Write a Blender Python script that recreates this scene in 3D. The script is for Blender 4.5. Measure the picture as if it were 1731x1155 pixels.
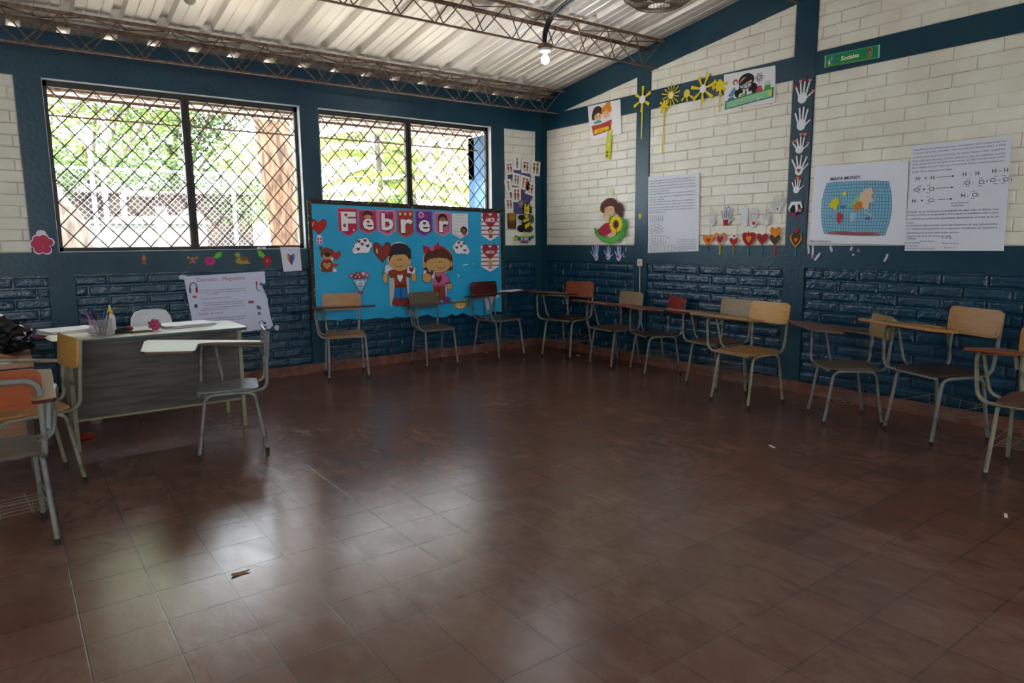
import bpy, bmesh, math, random
from mathutils import Vector, Matrix
random.seed(7)
S = bpy.context.scene
for o in list(bpy.data.objects): bpy.data.objects.remove(o)
COL = S.collection

# ------------------------------------------------------------ camera
cam = bpy.data.cameras.new('camera')
cam.sensor_fit = 'HORIZONTAL'; cam.sensor_width = 36.0
cam.lens = 36.0 * 1158.25 / 1731.0
cam.clip_start = 0.05; cam.clip_end = 300
camo = bpy.data.objects.new('camera', cam); COL.objects.link(camo)
yaw, pitch, roll = 0.6355038, -0.1475852, -0.0086523
fw = Vector((math.sin(yaw)*math.cos(pitch), math.cos(yaw)*math.cos(pitch), math.sin(pitch)))
rt = Vector((math.cos(yaw), -math.sin(yaw), 0)); up = rt.cross(fw)
r2 = rt*math.cos(roll) + up*math.sin(roll); u2 = -rt*math.sin(roll) + up*math.cos(roll)
mm = Matrix((r2, u2, -fw)).transposed().to_4x4(); mm.translation = Vector((-5.563, -6.890, 1.360))
camo.matrix_world = mm
S.camera = camo

# ------------------------------------------------------------ daylight, added fill lamps
S.view_settings.view_transform = 'Standard'; S.view_settings.look = 'None'
S.view_settings.gamma = 1.0; S.view_settings.use_curve_mapping = False
S.view_settings.exposure = 0.46
wd = bpy.data.worlds.new('sky'); S.world = wd; wd.use_nodes = True
nt = wd.node_tree; nt.nodes.clear()
wo = nt.nodes.new('ShaderNodeOutputWorld'); bg = nt.nodes.new('ShaderNodeBackground')
bg.inputs['Color'].default_value = (0.84, 0.92, 1.0, 1); bg.inputs['Strength'].default_value = 11
nt.links.new(bg.outputs[0], wo.inputs[0])
sun = bpy.data.lights.new('sun', 'SUN'); sun.energy = 22; sun.angle = 0.009; sun.color = (1.0, 0.93, 0.80)
suno = bpy.data.objects.new('sun', sun); COL.objects.link(suno)
suno.rotation_euler = Vector((0.45, 0.50, -1.15)).to_track_quat('-Z', 'Y').to_euler()
def area_lamp(loc, size, direction, power, color=(0.82, 0.90, 1.0)):
    l = bpy.data.lights.new('added_area_lamp', 'AREA'); l.shape = 'RECTANGLE'; l.size, l.size_y = size
    l.energy = power; l.color = color
    o = bpy.data.objects.new('added_area_lamp', l); COL.objects.link(o); o.location = loc
    o.rotation_euler = Vector(direction).to_track_quat('-Z', 'Z').to_euler()
    return o
# added bluish fill lamps outside the unseen openings behind the camera
for wx in (-7.0, -1.7):
    area_lamp((wx, -10.3, 2.0), (2.1, 1.4), (0, 1, 0.05), 14)
for cx, w in ((-4.119, 2.0), (-1.818, 2.0)):      # sampling portals in the two windows
    p = area_lamp((cx, 0.13, 1.985), (w, 1.38), (0, -1, 0), 1.0); p.data.cycles.is_portal = True

# ------------------------------------------------------------ materials
MATS = {}
def nodes_of(m):
    m.use_nodes = True; t = m.node_tree
    return t, t.nodes['Principled BSDF']
def mat(name, col, rough=0.6, metal=0.0, col2=None, nscale=8.0, bump=0.0, bscale=40.0, spec=0.5,
        emit=None, estr=0.0, stretch=None, lo=0.35, hi=0.65, detail=6.0, trans=0.0, coat=0.0):
    if name in MATS: return MATS[name]
    m = bpy.data.materials.new(name); t, b = nodes_of(m); N = t.nodes; L = t.links
    b.inputs['Base Color'].default_value = (*col, 1); b.inputs['Roughness'].default_value = rough
    b.inputs['Metallic'].default_value = metal; b.inputs['Specular IOR Level'].default_value = spec
    b.inputs['Coat Weight'].default_value = coat
    if trans: b.inputs['Transmission Weight'].default_value = trans
    tc = N.new('ShaderNodeTexCoord'); src = tc.outputs['Object']
    if stretch:
        mp = N.new('ShaderNodeMapping'); mp.inputs['Scale'].default_value = stretch
        L.new(src, mp.inputs[0]); src = mp.outputs[0]
    if col2 is not None:
        n = N.new('ShaderNodeTexNoise'); n.inputs['Scale'].default_value = nscale; n.inputs['Detail'].default_value = detail
        L.new(src, n.inputs['Vector'])
        r = N.new('ShaderNodeValToRGB'); r.color_ramp.elements[0].position = lo; r.color_ramp.elements[1].position = hi
        r.color_ramp.elements[0].color = (*col, 1); r.color_ramp.elements[1].color = (*col2, 1)
        L.new(n.outputs['Fac'], r.inputs[0]); L.new(r.outputs[0], b.inputs['Base Color'])
    if bump:
        n = N.new('ShaderNodeTexNoise'); n.inputs['Scale'].default_value = bscale; n.inputs['Detail'].default_value = 5
        L.new(src, n.inputs['Vector'])
        bp = N.new('ShaderNodeBump'); bp.inputs['Strength'].default_value = bump; bp.inputs['Distance'].default_value = 0.01
        L.new(n.outputs['Fac'], bp.inputs['Height']); L.new(bp.outputs[0], b.inputs['Normal'])
    if emit: b.inputs['Emission Color'].default_value = (*emit, 1); b.inputs['Emission Strength'].default_value = estr
    MATS[name] = m
    return m
def srgb(r, g, b):
    f = lambda c: (c/255/12.92) if c/255 <= 0.04045 else ((c/255+0.055)/1.055)**2.4
    return (f(r), f(g), f(b))
def paper(hexcol):
    n = 'paper_' + hexcol
    if n in MATS: return MATS[n]
    r, g, b = (int(hexcol[i:i+2], 16) for i in (0, 2, 4))
    return mat(n, srgb(r, g, b), rough=0.7, spec=0.3)

BLUE = mat('blue_oil_paint', (0.003, 0.037, 0.071), rough=0.36, spec=0.35, col2=(0.010, 0.055, 0.080), nscale=3.0, bump=0.25, bscale=28)
BLUEB = mat('blue_brick_paint', (0.001, 0.033, 0.074), rough=0.24, spec=0.6, col2=(0.005, 0.052, 0.098), nscale=7.0, bump=1.0, bscale=26)
WHITEB = mat('white_brick_paint', (0.74, 0.70, 0.58), rough=0.55, col2=(0.84, 0.81, 0.71), nscale=3.0, bump=0.45, bscale=22)
GROUT = mat('dirty_white_joint', (0.40, 0.33, 0.24), rough=0.8, col2=(0.74, 0.69, 0.59), nscale=2.5)
REVEAL = mat('pale_reveal_paint', (0.62, 0.68, 0.72), rough=0.5)
RED = mat('red_skirting_cement', (0.13, 0.040, 0.026), rough=0.45, col2=(0.24, 0.10, 0.07), nscale=9.0, bump=0.3, bscale=60)
ROOF = mat('zinc_sheet', (0.78, 0.70, 0.62), rough=0.45, metal=0.2, col2=(0.86, 0.79, 0.72), nscale=2.0, stretch=(1, 0.3, 1))
RUST = mat('rusty_steel', (0.10, 0.050, 0.030), rough=0.65, metal=0.25, col2=(0.24, 0.15, 0.10), nscale=25.0)
DARKSTEEL = mat('black_painted_steel', (0.018, 0.015, 0.012), rough=0.5, metal=0.2, col2=(0.06, 0.04, 0.025), nscale=14.0, lo=0.5, hi=0.75)

def floor_material():
    m = bpy.data.materials.new('red_cement_tiles'); t, b = nodes_of(m); N = t.nodes; L = t.links
    tc = N.new('ShaderNodeTexCoord')
    mp = N.new('ShaderNodeMapping'); mp.inputs['Location'].default_value = (5.202, 3.766, 0); L.new(tc.outputs['Object'], mp.inputs[0])
    br = N.new('ShaderNodeTexBrick'); br.offset = 0.0; br.squash = 1.0
    br.inputs['Scale'].default_value = 1.0; br.inputs['Brick Width'].default_value = 0.2557; br.inputs['Row Height'].default_value = 0.2545
    br.inputs['Mortar Size'].default_value = 0.0030; br.inputs['Mortar Smooth'].default_value = 0.3; br.inputs['Bias'].default_value = 0.0
    br.inputs['Color1'].default_value = (0.090, 0.028, 0.016, 1); br.inputs['Color2'].default_value = (0.124, 0.049, 0.031, 1)
    br.inputs['Mortar'].default_value = (0.03, 0.014, 0.010, 1)
    L.new(mp.outputs[0], br.inputs['Vector'])
    # worn chalky patches and scuffs
    n1 = N.new('ShaderNodeTexNoise'); n1.inputs['Scale'].default_value = 1.4; n1.inputs['Detail'].default_value = 9; n1.inputs['Distortion'].default_value = 1.2
    L.new(tc.outputs['Object'], n1.inputs['Vector'])
    r1 = N.new('ShaderNodeValToRGB'); r1.color_ramp.elements[0].position = 0.36; r1.color_ramp.elements[1].position = 0.72
    L.new(n1.outputs['Fac'], r1.inputs[0])
    n2 = N.new('ShaderNodeTexNoise'); n2.inputs['Scale'].default_value = 11.0; n2.inputs['Detail'].default_value = 13; n2.inputs['Roughness'].default_value = 0.68; n2.inputs['Distortion'].default_value = 0.5
    mp2 = N.new('ShaderNodeMapping'); mp2.inputs['Scale'].default_value = (1.0, 0.55, 1); mp2.inputs['Rotation'].default_value = (0, 0, 0.5)
    L.new(tc.outputs['Object'], mp2.inputs[0]); L.new(mp2.outputs[0], n2.inputs['Vector'])
    r2 = N.new('ShaderNodeValToRGB'); r2.color_ramp.elements[0].position = 0.34; r2.color_ramp.elements[1].position = 0.68
    L.new(n2.outputs['Fac'], r2.inputs[0])
    mul = N.new('ShaderNodeMath'); mul.operation = 'MULTIPLY'; L.new(r1.outputs[0], mul.inputs[0]); L.new(r2.outputs[0], mul.inputs[1])
    sc = N.new('ShaderNodeMath'); sc.operation = 'MULTIPLY_ADD'; sc.inputs[1].default_value = 0.50; sc.inputs[2].default_value = 0.10; L.new(mul.outputs[0], sc.inputs[0])
    mix = N.new('ShaderNodeMix'); mix.data_type = 'RGBA'; L.new(sc.outputs[0], mix.inputs['Factor'])
    L.new(br.outputs['Color'], mix.inputs['A']); mix.inputs['B'].default_value = (0.26, 0.175, 0.13, 1)
    L.new(mix.outputs['Result'], b.inputs['Base Color'])
    rr = N.new('ShaderNodeMapRange'); rr.inputs['To Min'].default_value = 0.14; rr.inputs['To Max'].default_value = 0.32
    L.new(n2.outputs['Fac'], rr.inputs['Value']); L.new(rr.outputs[0], b.inputs['Roughness'])
    b.inputs['Specular IOR Level'].default_value = 0.55
    bp = N.new('ShaderNodeBump'); bp.inputs['Strength'].default_value = 0.16; bp.inputs['Distance'].default_value = 0.01
    hs = N.new('ShaderNodeMath'); hs.operation = 'SUBTRACT'; L.new(n2.outputs['Fac'], hs.inputs[0]); L.new(br.outputs['Fac'], hs.inputs[1])
    L.new(hs.outputs[0], bp.inputs['Height']); L.new(bp.outputs[0], b.inputs['Normal'])
    return m

# ------------------------------------------------------------ mesh building
class MB:
    def __init__(s): s.v = []; s.f = []; s.mi = []; s.sm = []
    def add(s, v, f, mi=0, smooth=False):
        o = len(s.v); s.v += [tuple(p) for p in v]
        for q in f: s.f.append(tuple(i+o for i in q)); s.mi.append(mi); s.sm.append(smooth)
    def box(s, c, d, rz=0.0, mi=0, M=None):
        x, y, z = d[0]/2, d[1]/2, d[2]/2
        R = M or Matrix.Rotation(rz, 3, 'Z')
        v = [Vector(c) + R @ Vector((a*x, b*y, e*z)) for a in (-1, 1) for b in (-1, 1) for e in (-1, 1)]
        s.add(v, [(0, 1, 3, 2), (4, 6, 7, 5), (0, 4, 5, 1), (2, 3, 7, 6), (0, 2, 6, 4), (1, 5, 7, 3)], mi)
    def bounds(s, a, b, mi=0):
        s.box([(a[i]+b[i])/2 for i in range(3)], [abs(b[i]-a[i]) for i in range(3)], mi=mi)
    def tube(s, pts, r, seg=8, mi=0, caps=True, closed=False):
        P = [Vector(p) for p in pts]; n = len(P)
        if n < 2: return
        T = []
        for i in range(n):
            a = P[(i-1) % n] if (closed or i > 0) else P[i]; b = P[(i+1) % n] if (closed or i < n-1) else P[i]
            t = b-a; T.append(t.normalized() if t.length > 1e-9 else Vector((0, 0, 1)))
        up_ = Vector((0, 0, 1)) if abs(T[0].z) < 0.9 else Vector((1, 0, 0))
        nrm = (up_ - T[0]*up_.dot(T[0])).normalized(); vs = []
        for i in range(n):
            nrm = nrm - T[i]*nrm.dot(T[i]); nrm.normalize(); bn = T[i].cross(nrm)
            rad = r[i] if isinstance(r, (list, tuple)) else r
            for k in range(seg):
                a = 2*math.pi*k/seg; vs.append(P[i] + (nrm*math.cos(a)+bn*math.sin(a))*rad)
        fs = []
        for i in range(n if closed else n-1):
            j = (i+1) % n
            for k in range(seg): fs.append((i*seg+k, i*seg+(k+1) % seg, j*seg+(k+1) % seg, j*seg+k))
        s.add(vs, fs, mi, seg > 5)
        if caps and not closed:
            s.add(vs[:seg], [tuple(range(seg))[::-1]], mi); s.add(vs[-seg:], [tuple(range(seg))], mi)
    def prism(s, poly, z0, z1, fr=None, mi=0, bevel=0.0):
        fr = fr or (lambda x, y, z: (x, y, z)); n = len(poly)
        if bevel:
            cx = sum(p[0] for p in poly)/n; cy = sum(p[1] for p in poly)/n
            ins = []
            for i in range(n):
                a, b_, c_ = Vector(poly[i-1]), Vector(poly[i]), Vector(poly[(i+1) % n])
                d1 = (b_-a).normalized() if (b_-a).length else Vector((1, 0)); d2 = (c_-b_).normalized() if (c_-b_).length else d1
                nn = Vector((-(d1+d2).y, (d1+d2).x)); nn = nn.normalized() if nn.length else Vector((0, 1))
                if nn.dot(Vector((cx, cy))-b_) < 0: nn = -nn
                q = b_+nn*bevel; ins.append((q.x, q.y))
            L0 = [(ins, z0), (poly, z0+bevel), (poly, z1-bevel), (ins, z1)]
        else: L0 = [(poly, z0), (poly, z1)]
        vs = [fr(p[0], p[1], z) for pl, z in L0 for p in pl]; fs = [tuple(range(n))[::-1], tuple(range((len(L0)-1)*n, len(L0)*n))]
        for l in range(len(L0)-1):
            for i in range(n): fs.append((l*n+i, l*n+(i+1) % n, (l+1)*n+(i+1) % n, (l+1)*n+i))
        s.add(vs, fs, mi)
    def lathe(s, prof, seg=24, c=(0, 0, 0), mi=0, R=None):
        vs = []; R = R or Matrix.Identity(3); c = Vector(c)
        for r, z in prof:
            for k in range(seg):
                a = 2*math.pi*k/seg; vs.append(c + R @ Vector((r*math.cos(a), r*math.sin(a), z)))
        fs = []
        for i in range(len(prof)-1):
            for k in range(seg): fs.append((i*seg+k, i*seg+(k+1) % seg, (i+1)*seg+(k+1) % seg, (i+1)*seg+k))
        fs += [tuple(range(seg))[::-1], tuple(range((len(prof)-1)*seg, len(prof)*seg))]
        s.add(vs, fs, mi, True)
    def build(s, name, mats, parent=None, loc=None, recalc=True):
        me = bpy.data.meshes.new(name); me.from_pydata(s.v, [], s.f)
        for m in (mats if isinstance(mats, (list, tuple)) else [mats]): me.materials.append(m)
        me.polygons.foreach_set('material_index', s.mi); me.polygons.foreach_set('use_smooth', s.sm)
        me.update()
        if recalc:
            bm = bmesh.new(); bm.from_mesh(me); bmesh.ops.recalc_face_normals(bm, faces=bm.faces); bm.to_mesh(me); bm.free()
        o = bpy.data.objects.new(name, me); COL.objects.link(o)
        if parent: o.parent = parent
        if loc: o.location = loc
        return o
def fillet(pts, r, n=6):
    P = [Vector(p) for p in pts]; out = [P[0]]
    for i in range(1, len(P)-1):
        rr = r[i-1] if isinstance(r, (list, tuple)) else r
        a = (P[i-1]-P[i]); b = (P[i+1]-P[i]); la, lb = a.length, b.length; a.normalize(); b.normalize()
        d = min(rr, la*0.48, lb*0.48); p0 = P[i]+a*d; p1 = P[i]+b*d
        for k in range(n+1):
            t = k/n; out.append((1-t)**2*p0 + 2*t*(1-t)*P[i] + t*t*p1)
    out.append(P[-1]); return out
def rrect(x0, y0, x1, y1, r, n=5):
    out = []
    for cx, cy, a0 in ((x1-r, y1-r, 0), (x0+r, y1-r, 90), (x0+r, y0+r, 180), (x1-r, y0+r, 270)):
        for k in range(n+1):
            a = math.radians(a0+90*k/n); out.append((cx+r*math.cos(a), cy+r*math.sin(a)))
    return out
def tag(o, label=None, cat=None, group=None, kind=None):
    if label: o['label'] = label
    if cat: o['category'] = cat
    if group: o['group'] = group
    if kind: o['kind'] = kind
    return o
def thing(name, label, cat, loc=(0, 0, 0), rz=0.0, group=None, scale=1.0):
    o = bpy.data.objects.new(name, None); COL.objects.link(o); o.empty_display_size = 0.1
    o.location = loc; o.rotation_euler = (0, 0, rz); o.scale = (scale,)*3
    return tag(o, label, cat, group)
def struct(o): return tag(o, kind='structure')

# ------------------------------------------------------------ room shell
SILL, BELT0, WTOP, BEAM1 = 1.288, 1.098, 2.686, 2.872
def roofz(y): return 3.068 - 0.143*y if y > -4.7 else 3.068 + 0.143*(y+9.4)
LW = lambda u, v, d: (u, -d, v)            # wall_left: window wall, plane y = 0
RW = lambda u, v, d: (-d, -u, v)           # wall_right: gable wall, plane x = 0
def brick_field(mb, fr, u0, u1, z0, z1, ph, mi, first=0.0, course=0.0925, blen=0.305, top=None, jl=0.004, dp=-0.008, rough=1.0):
    n = max(1, round((z1-z0)/course)); ch = (z1-z0)/n
    for r in range(n):
        za, zb = z0+r*ch+jl*0.5, z0+(r+1)*ch-jl*0.5
        off = (blen/2 if (r+first) % 2 else 0)+ph; u = u0-((u0+off) % blen)
        while u < u1:
            a, b = max(u+jl*0.5, u0), min(u+blen-jl*0.5, u1); u += blen
            if b-a < 0.02: continue
            if top and za > top((a+b)/2): continue
            j = lambda s: random.uniform(-s, s)
            base, fr0 = -0.026, dp+j(0.0022)*rough
            c0 = [(a, za), (b, za), (b, zb), (a, zb)]; cc = [(x+j(0.002)*rough, y+j(0.0016)*rough) for x, y in c0]
            ins = lambda pts, k: [(x+(k if x < (a+b)/2 else -k), y+(k if y < (za+zb)/2 else -k)) for x, y in pts]
            rings = [(cc, base), (cc, fr0-0.006*rough), (ins(cc, 0.0035*rough), fr0-0.0018*rough+j(.0006)), (ins(cc, 0.011*rough), fr0)]
            vs = [fr(x, y, d+j(0.0007)) for pts, d in rings for x, y in pts]
            fs = [(l*4+i, l*4+(i+1) % 4, (l+1)*4+(i+1) % 4, (l+1)*4+i) for l in range(3) for i in range(4)] + [(12, 13, 14, 15)]
            mb.add(vs, fs, mi)
def slab(mb, fr, u0, u1, v0, v1, d0, d1, mi):
    mb.prism([(u0, v0), (u1, v0), (u1, v1), (u0, v1)], d0, d1, fr, mi)

XL, YS = -8.6, -9.4        # far ends of the room
# window wall
w = MB()
slab(w, LW, XL, 0.16, 0.0, BELT0, -0.14, -0.022, 0)                  # dado backing
slab(w, LW, XL, -5.359, SILL, WTOP, -0.14, -0.0155, 1)
slab(w, LW, -0.571, -0.088, SILL, WTOP, -0.14, -0.0155, 1)
brick_field(w, LW, XL, -5.27, 0.098, BELT0-0.012, 0.02, 2, jl=0.013, dp=-0.004, rough=1.8)
brick_field(w, LW, -5.085, -3.055, 0.098, BELT0-0.012, 0.11, 2, 1, jl=0.013, dp=-0.004, rough=1.8)
brick_field(w, LW, -2.885, -0.665, 0.098, BELT0-0.012, 0.05, 2, jl=0.013, dp=-0.004, rough=1.8)
brick_field(w, LW, -0.565, -0.10, 0.098, BELT0-0.012, 0.2, 2, jl=0.013, dp=-0.004, rough=1.8)
brick_field(w, LW, XL, -5.362, SILL+0.003, WTOP, 0.07, 3)
brick_field(w, LW, -0.569, -0.090, SILL+0.003, WTOP, 0.13, 3)
struct(w.build('wall_left', [BLUEB, GROUT, BLUEB, WHITEB]))
# gable wall
w = MB()
slab(w, RW, -0.16, -YS+0.2, 0.0, BELT0, -0.15, -0.022, 0)
gable = [(-0.16, SILL), (-YS+0.2, SILL), (-YS+0.2, roofz(YS)+0.02), (4.7, roofz(-4.7)+0.02), (-0.16, 3.068+0.02)]
w.prism(gable, -0.15, -0.0155, RW, 1)
cols = [(-0.02, 0.094), (1.613, 1.797), (3.416, 3.608), (5.225, 5.415), (7.03, 7.22), (8.9, 9.4)]
topf = lambda u: roofz(-u)-0.10
for i in range(5):
    a, b = cols[i][1]+0.004, cols[i+1][0]-0.004
    brick_field(w, RW, a, b, 0.098, BELT0-0.012, 0.03+0.08*i, 2, i % 2, jl=0.013, dp=-0.004, rough=1.8)
    brick_field(w, RW, a, b, SILL+0.003, 2.689, 0.05+0.09*i, 3, i % 2)
    brick_field(w, RW, a, b, BEAM1+0.003, 3.78, 0.02+0.07*i, 3, i % 2, top=topf)
struct(w.build('wall_right', [BLUEB, GROUT, BLUEB, WHITEB]))
# painted concrete posts and beams
tn = [0]
def trim(fr, polys, mi=BLUE, d0=-0.10, d1=0.0):
    tn[0] += 1; m = MB()
    for p in polys: m.prism(p, d0, d1, fr)
    return struct(m.build('trim_%d' % tn[0], mi))
def rp(u0, u1, v0, v1): return [(u0, v0), (u1, v0), (u1, v1), (u0, v1)]
trim(LW, [rp(XL, 0.0, BELT0, SILL)], d0=-0.14)
trim(LW, [rp(XL, 0.0, WTOP, 3.052)], d0=-0.14)
trim(LW, [rp(-5.359, -5.174, SILL, WTOP)], d0=-0.14); trim(LW, [rp(-5.27, -5.085, 0, BELT0)], d1=-0.001)
trim(LW, [rp(-3.064, -2.876, SILL, WTOP)], d0=-0.14); trim(LW, [rp(-3.055, -2.885, 0, BELT0)], d1=-0.001)
trim(LW, [rp(-0.761, -0.571, SILL, WTOP)], d0=-0.14); trim(LW, [rp(-0.665, -0.565, 0, BELT0)], d1=-0.001)
trim(LW, [rp(-0.100, 0.0, 0, BELT0), rp(-0.088, 0.0, SILL, WTOP)], d0=-0.14)
for a, b in cols: trim(RW, [rp(a, b, 0, min(roofz(-(a+b)/2), 3.7))], d0=-0.14, d1=0.001)
trim(RW, [rp(-0.02, -YS, BELT0, SILL)], d0=-0.14)
trim(RW, [rp(-0.02, -YS, 2.689, BEAM1)], d0=-0.14)
trim(RW, [[(-0.02, 2.815), (4.7, 3.475), (4.7, 3.740), (-0.02, 3.071)], [(4.7, 3.475), (-YS, 2.815), (-YS, 3.071), (4.7, 3.740)]], d0=-0.14, d1=0.002)
# skirting
m = MB(); m.bounds((XL, -0.012, 0), (0, 0.02, 0.098)); struct(m.build('baseboard_left', RED))
m = MB(); m.bounds((-0.012, YS, 0), (0.02, -0.012, 0.098)); struct(m.build('baseboard_right', RED))
# floor
m = MB(); m.bounds((XL-0.2, YS-0.2, -0.08), (0.15, 0.14, 0.0)); FLOOR = floor_material(); struct(m.build('floor', FLOOR))
# walls behind and beside the camera, with their openings
m = MB()
m.bounds((XL-0.2, YS-0.15, 0), (0.15, YS, 1.288)); m.bounds((XL-0.2, YS-0.15, 2.686), (0.15, YS, 3.05))
for a, b in ((XL-0.2, -8.1), (-5.95, -3.05+0.9), (-1.3, 0.15)): m.bounds((a, YS-0.15, 1.288), (b, YS, 2.686))
struct(m.build('wall_back', WHITEB))
m = MB()
m.bounds((XL-0.15, YS, 0), (XL, 0.14, 3.7))
struct(m.build('wall_near', WHITEB))

# corrugated roof sheet, ribs running down the slope
def roof_profile():
    pts = []; x = -0.34-0.332*27; 
    while x < 0.6:
        for dx, h in ((-0.048, 0), (-0.028, 0.042), (0.028, 0.042), (0.048, 0), (0.105, 0), (0.112, 0.007), (0.122, 0.007), (0.129, 0), (0.205, 0), (0.212, 0.007), (0.222, 0.007), (0.229, 0)):
            pts.append((x+dx, h))
        x += 0.332
    return pts
prof = roof_profile(); m = MB(); vs = []
ys = [1.75, 0.14, -2.4, -4.7, -7.2, -11.0]
for y in ys:
    for x, h in prof: vs.append((x, y, roofz(y)+h))
n = len(prof); fs = [(j*n+i, j*n+i+1, (j+1)*n+i+1, (j+1)*n+i) for j in range(len(ys)-1) for i in range(n-1)]
m.add(vs, fs); ceil = struct(m.build('ceiling', ROOF, recalc=False))
sd = ceil.modifiers.new('sheet', 'SOLIDIFY'); sd.thickness = 0.0015; sd.offset = 1

# windows: steel frame, mullion and a diamond grille of rebar, white reveal
def window(idx, x0, x1, mull, yo=0.085):
    root = struct(bpy.data.objects.new('window_%d' % idx, None)); COL.objects.link(root); root.location = ((x0+x1)/2, yo, SILL)
    inv = Matrix.Translation(-root.location)
    def part(name, mb, mt):
        o = mb.build(name, mt, root); o.matrix_parent_inverse = inv; return o
    f = MB(); t = 0.032
    a, b = x0+0.004, x1-0.004; z0, z1 = SILL+0.004, WTOP-0.006
    for bb in ((a, a+t, z0, z1), (b-t, b, z0, z1)): f.bounds((bb[0], yo-0.018, bb[2]), (bb[1], yo+0.018, bb[3]))
    f.bounds((a, yo-0.018, z1-0.045), (b, yo+0.018, z1)); f.bounds((a, yo-0.018, z0), (b, yo+0.018, z0+t))
    part('window_frame', f, DARKSTEEL)
    f = MB(); f.bounds((mull-0.034, yo-0.02, z0), (mull-0.006, yo+0.02, z1)); f.bounds((mull+0.006, yo-0.02, z0), (mull+0.034, yo+0.02, z1)); f.bounds((mull-0.01, yo-0.008, z0), (mull+0.01, yo+0.008, z1))
    part('mullion', f, DARKSTEEL)
    for p0, p1 in ((a+t, mull-0.034), (mull+0.034, b-t)):
        g = MB(); W_ = p1-p0; Hh = z1-z0-0.077; zb = z0+t; nx = max(1, round(W_/0.166)); dx = W_/nx; nz = round(Hh/0.18); dz = Hh/nz
        for s in (1, -1):
            k = -nz
            while k < nx+nz:
                xs = p0+k*dx if s == 1 else p1-k*dx
                pts = [(xs+s*dx*q, zb+dz*q) for q in range(nz+1)]
                ta = []
                for q in range(0, 2*nz+1):
                    X = xs+s*dx*q/2; Z = zb+dz*q/2
                    if p0-1e-4 <= X <= p1+1e-4: ta.append((X, yo+0.006*s, Z))
                if len(ta) > 1: g.tube([ta[0], ta[-1]], 0.0054, 5)
                k += 1
        part('grille', g, DARKSTEEL)
    r = MB()
    r.bounds((x0, 0.003, WTOP-0.005), (x1, 0.14, WTOP)); r.bounds((x0, 0.003, SILL), (x1, 0.14, SILL+0.004))
    r.bounds((x0, 0.002, SILL), (x0+0.004, 0.14, WTOP)); r.bounds((x1-0.004, 0.002, SILL), (x1, 0.14, WTOP))
    part('window_reveal', r, REVEAL)
window(1, -5.174, -3.064, -4.099)
window(2, -2.876, -0.761, -1.831)
# ------------------------------------------------------------ steel roof joists
def joist(y, label, x0=XL, x1=0.0, y_off=0.10, depth=0.235):
    zb = roofz(y)-0.262; zt = zb+depth
    t = thing('roof_joist', label, 'roof truss', (0, y, zb), group='steel bar joists under the roof')
    m = MB(); m.box(((x0+x1)/2, 0, 0), (x1-x0, 0.016, 0.007)); m.box(((x0+x1)/2, 0.006, 0.008), (x1-x0, 0.005, 0.014)); m.build('bottom_chord', RUST, t)
    for s in (1, -1):
        dz = -0.143*s*y_off
        m = MB(); m.box(((x0+x1)/2, s*y_off, depth+dz), (x1-x0, 0.026, 0.006)); m.box(((x0+x1)/2, s*(y_off+0.012), depth+dz-0.012), (x1-x0, 0.005, 0.026)); m.build('top_chord', RUST, t)
        m = MB(); p = 0.385; k = 0; pts = []; x = x1-0.03-(0.07 if s > 0 else 0.0)
        while x > x0: pts.append((x, s*(0.008 if k % 2 else y_off-0.008), 0.006 if k % 2 else depth+dz-0.006)); x -= p/2; k += 1
        m.tube(fillet(pts, 0.02, 2), 0.0055, 5); m.build('web_bar', RUST, t)
    m = MB(); pts = []; x = x1-0.05; k = 0
    while x > x0: pts.append((x, (1 if k % 2 else -1)*(y_off-0.008), depth)); x -= 0.30; k += 1
    m.tube(pts, 0.005, 5); m.build('lacing_bar', RUST, t)
    return t
joist(1.42, 'rusty bar joist outside the windows, carrying the porch roof', x1=-0.02)
joist(-0.33, 'rusty bar joist inside the room, running just above the two windows')
joist(-1.88, 'rusty bar joist crossing the ceiling with the lit bulb hanging from it')
joist(-3.43, 'rusty bar joist whose end meets the gable wall at the thick blue post')

# ------------------------------------------------------------ tablet-arm chairs
def tubepaint(name, a, b): return mat(name, a, rough=0.5, col2=b, nscale=16.0, lo=0.5, hi=0.72, bump=0.15)
CREAM = tubepaint('cream_green_enamel', (0.260, 0.260, 0.180), (0.105, 0.081, 0.050))
GREYT = tubepaint('worn_grey_enamel', (0.186, 0.198, 0.186), (0.068, 0.053, 0.037))
WHITET = tubepaint('white_grey_enamel', (0.273, 0.285, 0.279), (0.118, 0.087, 0.062))
def wood(name, a, b, rough=0.4): return mat(name, a, rough=rough, col2=b, nscale=7.0, stretch=(1, 9, 9), lo=0.3, hi=0.7, bump=0.08, bscale=20)
OCHRE = wood('ochre_plywood', (0.34, 0.145, 0.030), (0.44, 0.22, 0.060)); HONEY = wood('honey_plywood', (0.46, 0.235, 0.045), (0.56, 0.32, 0.085))
TAN = wood('pale_tan_plywood', (0.248, 0.167, 0.087), (0.322, 0.236, 0.136)); GREYW = wood('weathered_grey_board', (0.081, 0.062, 0.040), (0.136, 0.105, 0.068), 0.6)
DARKRED = wood('dark_red_varnish', (0.062, 0.009, 0.007), (0.099, 0.019, 0.012), 0.25); REDBR = wood('red_brown_plywood', (0.22, 0.040, 0.012), (0.30, 0.068, 0.020), 0.35)
SCARLET = wood('scarlet_paint_board', (0.223, 0.014, 0.011), (0.285, 0.025, 0.019), 0.35); ORANGE = wood('orange_red_plywood', (0.260, 0.050, 0.012), (0.310, 0.074, 0.019), 0.35)
BROWN = wood('brown_worn_board', (0.087, 0.037, 0.022), (0.155, 0.074, 0.046), 0.5); DKSEAT = wood('dark_brown_seat_board', (0.034, 0.015, 0.010), (0.068, 0.034, 0.022), 0.3)
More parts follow.
